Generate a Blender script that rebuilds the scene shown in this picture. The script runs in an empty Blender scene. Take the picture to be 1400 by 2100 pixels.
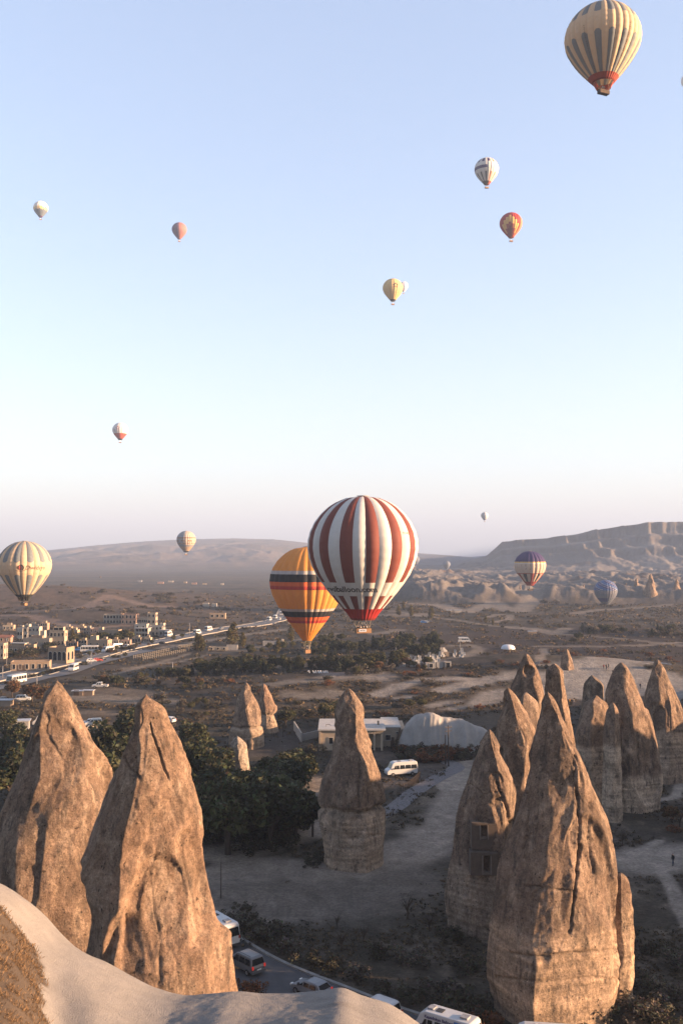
import bpy, bmesh, math, random
import numpy as np
from mathutils import Vector, Matrix
random.seed(7); RNG = np.random.default_rng(7)
R = math.radians
sc = bpy.context.scene
COL = sc.collection

# ------------------------------------------------------------------ camera
CAM_Z = 42.0
FPX = 2000.0            # focal length in photograph pixels (1400 x 2100)
PITCH = math.atan(90 / FPX)
cam_d = bpy.data.cameras.new('camera')
cam_d.sensor_fit = 'VERTICAL'; cam_d.sensor_height = 36.0; cam_d.lens = 36.0 * FPX / 2100
cam_d.clip_start = 0.2; cam_d.clip_end = 60000
cam = bpy.data.objects.new('camera', cam_d); COL.objects.link(cam)
cam.location = (0, 0, CAM_Z); cam.rotation_euler = (R(90) + PITCH, 0, 0)
sc.camera = cam

# ------------------------------------------------------------------ sky, sun, exposure
SKY_STRENGTH, EXPOSURE = 0.065, 2.95
SUN_EL, SUN_AZ = R(9.0), R(98.0)        # azimuth clockwise from the view direction (+Y)
w = bpy.data.worlds.new('World'); sc.world = w; w.use_nodes = True
nt = w.node_tree; bg = nt.nodes['Background']
sky = nt.nodes.new('ShaderNodeTexSky'); sky.sky_type = 'NISHITA'; sky.sun_disc = False
sky.sun_elevation = SUN_EL; sky.sun_rotation = SUN_AZ
sky.altitude = 1100; sky.air_density = 1.0; sky.dust_density = 3.0; sky.ozone_density = 0.5
# the photograph's soft tone curve: the sky's range is compressed and its haze is milky
gm = nt.nodes.new('ShaderNodeGamma'); gm.inputs[1].default_value = 0.95; nt.links.new(sky.outputs[0], gm.inputs[0])
mk = nt.nodes.new('ShaderNodeMix'); mk.data_type = 'RGBA'; mk.inputs[0].default_value = 0.34; nt.links.new(gm.outputs[0], mk.inputs[6]); mk.inputs[7].default_value = (1.12, 1.28, 2.1, 1)
nt.links.new(mk.outputs[2], bg.inputs[0]); bg.inputs[1].default_value = SKY_STRENGTH
sun_d = bpy.data.lights.new('sun', 'SUN'); sun_d.energy = 5.0; sun_d.angle = R(0.5); sun_d.color = (1.0, 0.63, 0.37)
sun = bpy.data.objects.new('sun', sun_d); COL.objects.link(sun)
SV = Vector((math.sin(SUN_AZ) * math.cos(SUN_EL), math.cos(SUN_AZ) * math.cos(SUN_EL), math.sin(SUN_EL)))
sun.rotation_euler = (-SV).to_track_quat('-Z', 'Y').to_euler(); sun.location = SV * 300
sc.view_settings.view_transform = 'Standard'; sc.view_settings.look = 'None'
sc.view_settings.gamma = 1; sc.view_settings.use_curve_mapping = False
sc.view_settings.exposure = EXPOSURE

# ------------------------------------------------------------------ numeric helpers
_perm = np.random.default_rng(3).permutation(256); _perm = np.concatenate([_perm, _perm, _perm[:4]])
_g = np.random.default_rng(5).normal(size=(256, 3)); _g /= np.linalg.norm(_g, axis=1)[:, None]
def pn(x, y, z):
    """Perlin noise, about -0.6..0.6"""
    x, y, z = np.broadcast_arrays(np.asarray(x, float), np.asarray(y, float), np.asarray(z, float))
    xi = np.floor(x).astype(int); yi = np.floor(y).astype(int); zi = np.floor(z).astype(int)
    xf, yf, zf = x - xi, y - yi, z - zi
    u, v, ww = [f * f * f * (f * (f * 6 - 15) + 10) for f in (xf, yf, zf)]
    xi &= 255; yi &= 255; zi &= 255
    out = 0.0
    for a in (0, 1):
        pa = _perm[xi + a]; wa = u if a else 1 - u
        for b in (0, 1):
            pb = _perm[(pa + yi + b) & 511]; wb = wa * (v if b else 1 - v)
            for c in (0, 1):
                g = _g[_perm[(pb + zi + c) & 511] & 255]
                d = g[..., 0] * (xf - a) + g[..., 1] * (yf - b) + g[..., 2] * (zf - c)
                out = out + wb * (ww if c else 1 - ww) * d
    return out
def fbm(x, y, z, o=4, lac=2.1, gain=0.5):
    s, a, t = 0.0, 1.0, 0.0
    for i in range(o):
        s = s + a * pn(x + 17.3 * i, y - 9.1 * i, z + 3.7 * i); t += a
        x, y, z = x * lac, y * lac, z * lac; a *= gain
    return s / t * 1.6
def ridged(x, y, z, o=4):
    s, a, t = 0.0, 1.0, 0.0
    for i in range(o):
        s = s + a * (1 - 2 * np.abs(pn(x + 31.3 * i, y - 19.1 * i, z + 13.7 * i))); t += a
        x, y, z = x * 2.1, y * 2.1, z * 2.1; a *= 0.5
    return s / t
def sst(a, b, x):
    t = np.clip((np.asarray(x, float) - a) / (b - a), 0, 1); return t * t * (3 - 2 * t)
def lerp(a, b, t): return a + (b - a) * t
def catmull(xs, ys, x):
    """smooth monotone-ish interpolation of keys"""
    xs = np.asarray(xs, float); ys = np.asarray(ys, float); x = np.clip(np.asarray(x, float), xs[0], xs[-1])
    m = np.gradient(ys, xs); i = np.clip(np.searchsorted(xs, x) - 1, 0, len(xs) - 2)
    h = xs[i + 1] - xs[i]; t = (x - xs[i]) / h
    return ((2*t**3 - 3*t**2 + 1) * ys[i] + (t**3 - 2*t**2 + t) * h * m[i] + (-2*t**3 + 3*t**2) * ys[i+1] + (t**3 - t**2) * h * m[i+1])

# ------------------------------------------------------------------ photograph pixel -> direction
_cp, _sp = math.cos(PITCH), math.sin(PITCH)
def ray(px, py):
    a = (px - 700) / FPX; b = (1050 - py) / FPX
    return Vector((a, _cp - b * _sp, _sp + b * _cp))
def at(px, py, Y):
    """point on the pixel's ray at world depth Y"""
    d = ray(px, py); t = Y / d.y
    return Vector((d.x * t, Y, CAM_Z + d.z * t))

# ------------------------------------------------------------------ object helpers
def add_prop(o, label=None, cat=None, group=None, kind=None):
    if label: o['label'] = label
    if cat: o['category'] = cat
    if group: o['group'] = group
    if kind: o['kind'] = kind
    return o
def obj(name, me, parent=None, loc=None, rz=0.0):
    o = bpy.data.objects.new(name, me); COL.objects.link(o)
    if parent is not None: o.parent = parent
    if loc is not None: o.location = loc
    if rz: o.rotation_euler = (0, 0, rz)
    return o
def empty(name, loc=(0, 0, 0), rz=0.0):
    o = bpy.data.objects.new(name, None); COL.objects.link(o); o.location = loc; o.rotation_euler = (0, 0, rz)
    o.empty_display_size = 0.3
    return o
def kids(o): return [c for c in COL.objects if c.parent == o]
_childmap = {}
def copy_tree(o, parent=None):
    c = o.copy(); COL.objects.link(c)
    if parent is not None: c.parent = parent
    for ch in o.children: copy_tree(ch, c)
    return c
def np_mesh(name, v, f, mats=None, smooth=True, col=None, mi=None):
    """fast mesh from arrays; f is an (m,k) int array, or a list of such arrays"""
    me = bpy.data.meshes.new(name)
    fs = f if isinstance(f, list) else [f]
    fs = [np.asarray(a, np.int32) for a in fs if len(a)]
    v = np.asarray(v, np.float32)
    me.vertices.add(len(v)); me.vertices.foreach_set('co', v.ravel())
    nl = sum(a.size for a in fs); npoly = sum(len(a) for a in fs)
    me.loops.add(nl); me.loops.foreach_set('vertex_index', np.concatenate([a.ravel() for a in fs]))
    me.polygons.add(npoly)
    tot = np.concatenate([np.full(len(a), a.shape[1], np.int32) for a in fs])
    st = np.concatenate([[0], np.cumsum(tot)[:-1]]).astype(np.int32)
    me.polygons.foreach_set('loop_start', st); me.polygons.foreach_set('loop_total', tot)
    me.polygons.foreach_set('use_smooth', np.full(npoly, bool(smooth)))
    if mi is not None: me.polygons.foreach_set('material_index', np.asarray(mi, np.int32))
    for m in (mats if isinstance(mats, (list, tuple)) else [mats] if mats else []): me.materials.append(m)
    if col is not None:
        a = me.color_attributes.new('Col', 'FLOAT_COLOR', 'POINT')
        c = np.ones((len(v), 4), np.float32); c[:, :3] = col; a.data.foreach_set('color', c.ravel())
    me.update(calc_edges=True); me.validate()
    return me
def grid_faces(n, m, wrap=False):
    """quads of an n (rows) x m (cols) vertex grid"""
    i = np.arange(n - 1)[:, None] * m; jj = np.arange(m if wrap else m - 1)[None, :]; j2 = (jj + 1) % m
    return np.stack([i + jj, i + j2, i + m + j2, i + m + jj], -1).reshape(-1, 4)

class MB:
    """collects boxes, prisms and tubes, and links them as ONE mesh object"""
    def __init__(s): s.v = []; s.f = []
    def box(s, x0, x1, y0, y1, z0, z1):
        b = len(s.v)
        s.v += [(x0,y0,z0),(x1,y0,z0),(x1,y1,z0),(x0,y1,z0),(x0,y0,z1),(x1,y0,z1),(x1,y1,z1),(x0,y1,z1)]
        s.f += [tuple(b + k for k in q) for q in ((0,3,2,1),(4,5,6,7),(0,1,5,4),(1,2,6,5),(2,3,7,6),(3,0,4,7))]
        return s
    def tube(s, pts, rads, n=6, cap=True):
        pts = [Vector(p) for p in pts]
        if not isinstance(rads, (list, tuple)): rads = [rads] * len(pts)
        b = len(s.v); up = Vector((0.13, 0.31, 0.94))
        for i, (p, r) in enumerate(zip(pts, rads)):
            d = (pts[min(i + 1, len(pts) - 1)] - pts[max(i - 1, 0)])
            d = d.normalized() if d.length > 1e-9 else Vector((0, 0, 1))
            a = d.cross(up)
            if a.length < 1e-3: a = d.cross(Vector((1, 0, 0)))
            a.normalize(); c = d.cross(a)
            for k in range(n):
                t = 2 * math.pi * k / n
                s.v.append(tuple(p + a * (r * math.cos(t)) + c * (r * math.sin(t))))
        for i in range(len(pts) - 1):
            for k in range(n):
                q = b + i * n
                s.f.append((q + k, q + (k + 1) % n, q + n + (k + 1) % n, q + n + k))
        if cap:
            s.f.append(tuple(b + k for k in range(n))[::-1]); q = b + (len(pts) - 1) * n
            s.f.append(tuple(q + k for k in range(n)))
        return s
    def prism(s, poly, x0, x1, ins=0.0):
        """polygon in (y,z) extruded along x"""
        b = len(s.v); n = len(poly)
        s.v += [(x0, y, z) for y, z in poly] + [(x1, y, z) for y, z in poly]
        s.f += [tuple(b + k for k in range(n))[::-1], tuple(b + n + k for k in range(n))]
        s.f += [(b + k, b + (k + 1) % n, b + n + (k + 1) % n, b + n + k) for k in range(n)]
        return s
    def poly(s, pts):
        b = len(s.v); s.v += [tuple(p) for p in pts]; s.f.append(tuple(range(b, b + len(pts)))); return s
    def mesh(s, name, m, smooth=False):
        me = bpy.data.meshes.new(name); me.from_pydata(s.v, [], s.f); me.materials.append(m)
        bm = bmesh.new(); bm.from_mesh(me); bmesh.ops.recalc_face_normals(bm, faces=bm.faces); bm.to_mesh(me); bm.free()
        if smooth: me.polygons.foreach_set('use_smooth', [True] * len(me.polygons))
        me.update(); return me
    def build(s, name, m, parent=None, loc=None, rz=0.0, smooth=False, bevel=0.0):
        o = obj(name, s.mesh(name, m, smooth), parent, loc, rz)
        if bevel:
            b = o.modifiers.new('bevel', 'BEVEL'); b.width = bevel; b.segments = 2; b.limit_method = 'ANGLE'
        return o

# ------------------------------------------------------------------ materials
_mats = {}
def mat(name, c, rough=0.85, var=0.25, scale=3.0, bump=0.0, bscale=20.0, metal=0.0, spec=0.3, col2=None, attr=False, transl=0.0, emit=0.0, detail=6.0, speck=0.0, spscale=30.0):
    """principled material: base colour (or the Col attribute) broken up by noise; optional bump, speckle, translucency"""
    if name in _mats: return _mats[name]
    m = bpy.data.materials.new(name); m.use_nodes = True; _mats[name] = m
    n = m.node_tree.nodes; l = m.node_tree.links; p = n['Principled BSDF']
    p.inputs['Roughness'].default_value = rough; p.inputs['Metallic'].default_value = metal
    p.inputs['Specular IOR Level'].default_value = spec
    tc = n.new('ShaderNodeTexCoord')
    if attr:
        a = n.new('ShaderNodeAttribute'); a.attribute_name = 'Col'; base = a.outputs['Color']
    else:
        rgb = n.new('ShaderNodeRGB'); rgb.outputs[0].default_value = (*c, 1); base = rgb.outputs[0]
    if var > 0:
        ns = n.new('ShaderNodeTexNoise'); ns.inputs['Scale'].default_value = scale; ns.inputs['Detail'].default_value = detail; ns.inputs['Roughness'].default_value = 0.62
        l.new(tc.outputs['Object'], ns.inputs['Vector'])
        mr = n.new('ShaderNodeMapRange'); mr.inputs[1].default_value = 0.25; mr.inputs[2].default_value = 0.75
        mr.inputs[3].default_value = 1 - var; mr.inputs[4].default_value = 1 + var
        l.new(ns.outputs[0], mr.inputs[0])
        mx = n.new('ShaderNodeVectorMath'); mx.operation = 'SCALE'; l.new(base, mx.inputs[0]); l.new(mr.outputs[0], mx.inputs['Scale'])
        base = mx.outputs[0]
        if col2:
            ns2 = n.new('ShaderNodeTexNoise'); ns2.inputs['Scale'].default_value = scale * 0.37; ns2.inputs['Detail'].default_value = 5
            l.new(tc.outputs['Object'], ns2.inputs['Vector'])
            r2 = n.new('ShaderNodeMapRange'); r2.inputs[1].default_value = 0.45; r2.inputs[2].default_value = 0.62
            l.new(ns2.outputs[0], r2.inputs[0])
            mm = n.new('ShaderNodeMix'); mm.data_type = 'RGBA'; l.new(r2.outputs[0], mm.inputs[0]); l.new(base, mm.inputs[6]); mm.inputs[7].default_value = (*col2, 1)
            base = mm.outputs[2]
    if speck > 0:
        ns3 = n.new('ShaderNodeTexNoise'); ns3.inputs['Scale'].default_value = spscale; ns3.inputs['Detail'].default_value = 3; ns3.inputs['Roughness'].default_value = 0.75
        l.new(tc.outputs['Object'], ns3.inputs['Vector'])
        r3 = n.new('ShaderNodeMapRange'); r3.inputs[1].default_value = 0.3; r3.inputs[2].default_value = 0.7; r3.inputs[3].default_value = 1 - speck; r3.inputs[4].default_value = 1 + speck
        l.new(ns3.outputs[0], r3.inputs[0])
        m3 = n.new('ShaderNodeVectorMath'); m3.operation = 'SCALE'; l.new(base, m3.inputs[0]); l.new(r3.outputs[0], m3.inputs['Scale']); base = m3.outputs[0]
    l.new(base, p.inputs['Base Color'])
    if bump > 0:
        nb = n.new('ShaderNodeTexNoise'); nb.inputs['Scale'].default_value = bscale; nb.inputs['Detail'].default_value = 8; nb.inputs['Roughness'].default_value = 0.65
        l.new(tc.outputs['Object'], nb.inputs['Vector'])
        bp = n.new('ShaderNodeBump'); bp.inputs['Strength'].default_value = 1.0; bp.inputs['Distance'].default_value = bump
        l.new(nb.outputs[0], bp.inputs['Height']); l.new(bp.outputs[0], p.inputs['Normal'])
    if transl > 0:
        t = n.new('ShaderNodeBsdfTranslucent'); l.new(base, t.inputs[0])
        ms = n.new('ShaderNodeMixShader'); ms.inputs[0].default_value = transl
        l.new(p.outputs[0], ms.inputs[1]); l.new(t.outputs[0], ms.inputs[2]); l.new(ms.outputs[0], n['Material Output'].inputs[0])
    if emit > 0:
        p.inputs['Emission Color'].default_value = (*c, 1); p.inputs['Emission Strength'].default_value = emit
    return m
# ------------------------------------------------------------------ terrain height
SKY_L = [(-1500, 1150), (-300, 1135), (0, 1136), (105, 1128), (200, 1118), (300, 1110), (380, 1106), (480, 1104), (560, 1106), (620, 1112), (740, 1124), (855, 1134), (920, 1139), (975, 1145), (1100, 1150), (2500, 1150)]
SKY_R = [(-1500, 1240), (700, 1240), (800, 1215), (860, 1192), (911, 1170), (960, 1152), (997, 1140), (1018, 1122), (1029, 1112), (1070, 1107), (1123, 1104), (1180, 1096), (1221, 1087), (1280, 1079), (1331, 1072), (1400, 1071), (1600, 1074), (2500, 1090)]
def azpx(X, Y): return 700 + FPX * X / np.maximum(Y, 1.0)
def H(X, Y):
    X = np.asarray(X, float); Y = np.asarray(Y, float)
    X, Y = np.broadcast_arrays(X, Y)
    r = np.hypot(X, Y); ap = azpx(X, Y)
    z = np.zeros_like(r)
    # gentle unevenness, growing with distance
    amp = lerp(0.15, 1.4, sst(120, 330, r)) + 2.2 * sst(450, 1200, r)
    z = z + amp * fbm(X / 60, Y / 60, 1.7, 4) + 0.25 * sst(100, 200, r) * fbm(X / 9, Y / 9, 4.2, 3)
    flat = sst(1400, 1900, r) * (1 - sst(700, 900, ap)); z = z * (1 - 0.75 * flat)
    def bump(cx, cy, rx, ry, h, p=1.0):
        d2 = ((X - cx) / rx) ** 2 + ((Y - cy) / ry) ** 2
        return h * np.exp(-d2 * p)
    # brown knoll behind the pale building, pale dunes, left hillside
    z = z + bump(8, 318, 60, 34, 4.0) + bump(-22, 285, 22, 18, 2.0) + bump(58, 345, 42, 28, 5.0)
    z = z + bump(100, 330, 40, 34, 4.5) + bump(-300, 830, 190, 140, 17.0) + bump(-150, 640, 60, 40, 5.0)
    z = z + bump(58, 128, 9, 9, 3.2) + bump(-14, 122, 8, 4, 0.8)
    # the ridge on the right, beyond the frame, that keeps the valley in morning shade
    prof = np.interp(Y, [20, 60, 84, 92, 100, 150, 158, 172, 184, 235, 262, 300], [1, 4, 10, 19, 25, 27, 17, 13, 19, 20, 9, 0])
    rx = sst(62 + 0.12 * (Y - 100), 92 + 0.12 * (Y - 100), X) * (1 - 0.5 * sst(170, 320, X))
    z = z + prof * rx * (1 + 0.12 * fbm(X / 20, Y / 20, 8.0, 3))
    if Y.max() < 700: return z
    # eroded badlands, right middle distance
    zone = sst(780, 860, ap + 60 * pn(X / 90, Y / 90, 3)) * sst(860, 905, Y - 40 * pn(X / 70, 0.3, 7)) * (1 - 0.4 * sst(1300, 1700, Y))
    gul = ridged(X / 34 + .5 * pn(X / 60, Y / 60, 1.1), Y / 60, 5.5, 5)
    z = z + zone * (6 + 13 * np.clip(gul, 0, 1) ** 1.5 * .95 * (0.6 + 0.8 * sst(-0.3, 0.4, pn(X / 140, Y / 140, 2))))
    z = z + zone * 10 * sst(1150, 1600, Y)
    if Y.max() < 1600: return z
    # mesa on the right
    yb = 1750 + 260 * (1 - sst(900, 1200, ap)) + 70 * pn(X / 160, 0.1, 9.3); yc = yb + 520
    zc = CAM_Z + (1140 - np.interp(ap, *zip(*SKY_R))) / FPX * yc
    t = np.clip((Y - yb) / (yc - yb), 0, 1)
    g2 = ridged(X / 60, Y / 260, 2.2, 5)
    prof2 = np.interp(t + 0.20 * (g2 - 0.60) * (1 - sst(0.82, 1.0, t)), [0, .25, .45, .50, .62, .66, .84, .88, 1], [0, .15, .30, .44, .52, .66, .76, .97, 1.0])
    z = np.where(Y > yb, np.maximum(z, z * (1 - t) + prof2 * np.maximum(zc, 0)), z)
    # hazy mountain on the left
    yb2, yc2 = 2900.0, 5600.0
    zc2 = np.maximum(CAM_Z + (1140 - np.interp(ap, *zip(*SKY_L))) / FPX * yc2, 4)
    t2 = np.clip((Y - yb2) / (yc2 - yb2), 0, 1)
    g3 = ridged(X / 420 + 0.4 * pn(X / 300, Y / 300, 1), Y / 900, 6.1, 5)
    m2 = zc2 * (t2 ** 0.9) * (1 - 0.85 * (1 - t2) * (1 - np.clip(g3, 0, 1))) + 150 * t2 * (1 - t2) * (ridged(X / 330 + .6 * pn(X / 500, Y / 500, 4), Y / 700 + X / 1500, 9.9, 4) - .45)
    z = np.where(Y > yb2, np.maximum(z, m2), z)
    z = np.where(Y > 6200, np.minimum(z, 60), z)
    return z
def Hs(x, y): return float(H(np.array([x]), np.array([y]))[0])
def groundm(pp):
    """where the pixels' rays meet the ground (vectorised): n x 3 array"""
    d = np.array([tuple(ray(*p)) for p in pp]); s = np.minimum(d[:, 2] / d[:, 1], -.004); k = d[:, 0] / d[:, 1]
    Y = np.clip(-CAM_Z / s, 60, 9000)
    for _ in range(9): Y = lerp(Y, np.clip((H(k * Y, Y) - CAM_Z) / s, 40, 9000), .75)
    return np.stack([k * Y, Y, H(k * Y, Y)], -1)
def ground(px, py): return Vector(groundm([(px, py)])[0])
def ground_flat(px, py):
    d = ray(px, py); Y = -CAM_Z / (d.z / d.y); return (d.x / d.y * Y, Y)

def seg_dist(X, Y, pts):
    best = np.full(X.shape, 1e9)
    for (x0, y0), (x1, y1) in zip(pts[:-1], pts[1:]):
        dx, dy = x1 - x0, y1 - y0; L2 = dx * dx + dy * dy + 1e-9
        t = np.clip(((X - x0) * dx + (Y - y0) * dy) / L2, 0, 1)
        best = np.minimum(best, np.hypot(X - x0 - t * dx, Y - y0 - t * dy))
    return best
def line(*pp): return [tuple(p[:2]) for p in groundm(pp)]

# ------------------------------------------------------------------ ground colours (dry soil, bare tuff, tracks, fields, scrub)
PATHS = [  # polyline in photograph pixels, half width in metres, soft edge, colour, strength
    (((440, 1750), (560, 1726), (650, 1700)), 3.2, 2.2, 'dirt', .95),
    (((430, 1800), (560, 1782), (650, 1790), (740, 1785), (840, 1752), (890, 1712)), 3.6, 3.0, 'dirt', .95),
    (((850, 1745), (895, 1705), (920, 1660), (938, 1620), (952, 1585)), 2.3, 1.6, 'dirt', .95),
    (((450, 1840), (600, 1830), (720, 1840), (820, 1815)), 5.0, 6.0, 'slope', .8),
    (((470, 1880), (600, 1880), (700, 1880)), 2.5, 5.0, 'slope', .7),
    (((925, 1612), (945, 1588), (962, 1566), (985, 1540)), 2.4, 1.6, 'pale', .9),
    (((640, 1690), (655, 1640), (640, 1600)), 2.2, 1.5, 'dirt', .7),
    (((770, 1605), (820, 1600), (870, 1585)), 3.4, 1.5, 'lot', .9),
    (((790, 1490), (815, 1525), (835, 1545)), 2.6, 1.0, 'lot', .8),
    (((600, 1500), (560, 1530), (520, 1545)), 4.0, 2.0, 'lot', .8),
    (((470, 1540), (430, 1530), (400, 1520)), 4.0, 2.0, 'lot', .6),
    (((660, 1625), (720, 1600), (760, 1590)), 1.0, .8, 'pale', .6),
    (((1235, 1670), (1290, 1652), (1340, 1643), (1385, 1634), (1392, 1605), (1372, 1582), (1355, 1570)), .75, .5, 'pale', .9),
    (((1330, 1770), (1375, 1755), (1420, 1750)), 4.5, 3.0, 'pale', .8),
    (((1270, 1762), (1320, 1740), (1350, 1725)), .6, .6, 'pale', .8),
    (((1345, 1775), (1372, 1810), (1395, 1860), (1410, 1900)), .8, .6, 'pale', .7),
    (((775, 1425), (815, 1408), (870, 1395), (960, 1392)), 2.2, 1.6, 'tuff', .9),
    (((905, 1416), (970, 1402), (1010, 1392), (1050, 1390)), 2.6, 2.0, 'tuff', .9),
    (((880, 1448), (905, 1443), (930, 1440)), 1.8, 1.5, 'tuff', .7),
    (((920, 1455), (945, 1450), (965, 1446)), 1.5, 1.2, 'tuff', .7),
    (((990, 1440), (1010, 1425), (1030, 1420)), 3.0, 2.5, 'tuff', .8),
    (((820, 1432), (845, 1428)), 1.6, 1.0, 'tuff', .7),
    (((700, 1384), (735, 1380), (770, 1388)), 5.0, 5.0, 'tuff', .75),
    (((560, 1402), (600, 1398), (640, 1396)), 3.0, 4.0, 'tuff', .45),
    (((610, 1425), (650, 1428), (690, 1420)), 3.0, 3.5, 'tuff', .4),
    (((1185, 1385), (1240, 1378), (1300, 1385), (1370, 1400), (1420, 1420)), 9.0, 4.0, 'tuff', .95),
    (((1165, 1420), (1215, 1405), (1260, 1410)), 10.0, 4.0, 'tuff', .95),
    (((1190, 1368), (1240, 1362), (1330, 1362)), 9.0, 5.0, 'tuff', .85),
    (((1060, 1385), (1100, 1385), (1130, 1390)), 4.0, 3.0, 'tuff', .8),
    (((1112, 1330), (1118, 1342), (1108, 1352), (1107, 1362), (1130, 1375)), 1.5, 1.0, 'pale', .85),
    (((160, 1430), (240, 1433), (330, 1440)), 5.0, 2.5, 'pale', .7),
    (((190, 1412), (260, 1418), (320, 1424)), 4.0, 2.5, 'dirt', .6),
    (((150, 1462), (230, 1462), (300, 1466)), 2.5, 1.6, 'dirt', .55),
    (((240, 1375), (330, 1362), (420, 1345)), 1.5, 1.0, 'pale', .6),
    (((200, 1390), (300, 1365), (390, 1340)), 1.2, 1.0, 'pale', .6),
    (((260, 1385), (340, 1378), (420, 1372)), 3.0, 1.5, 'lot', .6),
    (((330, 1330), (430, 1312), (520, 1300), (590, 1290)), 3.0, 2.0, 'pale', .7),
    (((440, 1340), (520, 1330), (600, 1315), (690, 1300)), 3.0, 2.0, 'dirt', .6),
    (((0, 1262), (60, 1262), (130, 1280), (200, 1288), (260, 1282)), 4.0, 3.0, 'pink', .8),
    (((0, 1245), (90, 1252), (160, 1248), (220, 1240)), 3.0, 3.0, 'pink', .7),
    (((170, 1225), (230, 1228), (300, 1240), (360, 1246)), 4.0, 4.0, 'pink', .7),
    (((850, 1236), (900, 1240), (950, 1232), (1010, 1237), (1060, 1222), (1110, 1216)), 7.0, 5.0, 'pale', .8),
    (((790, 1252), (830, 1256), (900, 1268), (960, 1276), (1050, 1288), (1130, 1294)), 2.0, 2.0, 'pale', .75),
    (((1000, 1266), (1020, 1260), (1045, 1262), (1040, 1272), (1010, 1276)), 2.5, 2.0, 'pale', .7),
    (((1040, 1285), (1100, 1290), (1135, 1300), (1160, 1288)), 3.5, 2.5, 'pale', .7),
    (((770, 1300), (800, 1296), (815, 1292)), 4.0, 3.0, 'pale', .6),
    (((1100, 1326), (1200, 1326), (1300, 1324), (1400, 1318)), 2.2, 1.5, 'dirt', .9),
    (((1150, 1300), (1250, 1308), (1330, 1316), (1400, 1324)), 2.2, 2.0, 'pale', .6),
    (((920, 1325), (960, 1322), (985, 1330), (960, 1345), (930, 1352)), 2.2, 2.0, 'pale', .65),
    (((830, 1368), (880, 1362), (900, 1358)), 4.5, 3.0, 'pale', .65),
    (((800, 1262), (840, 1262), (870, 1260)), 9.0, 5.0, 'pale', .6),
    (((1180, 1258), (1240, 1250), (1300, 1248), (1370, 1240)), 5.0, 4.0, 'pale', .6),
]
GC = {'dirt': (.285, .235, .19), 'slope': (.165, .138, .115), 'pale': (.36, .305, .25), 'lot': (.115, .10, .09), 'tuff': (.40, .37, .335), 'pink': (.34, .25, .20)}
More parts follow.
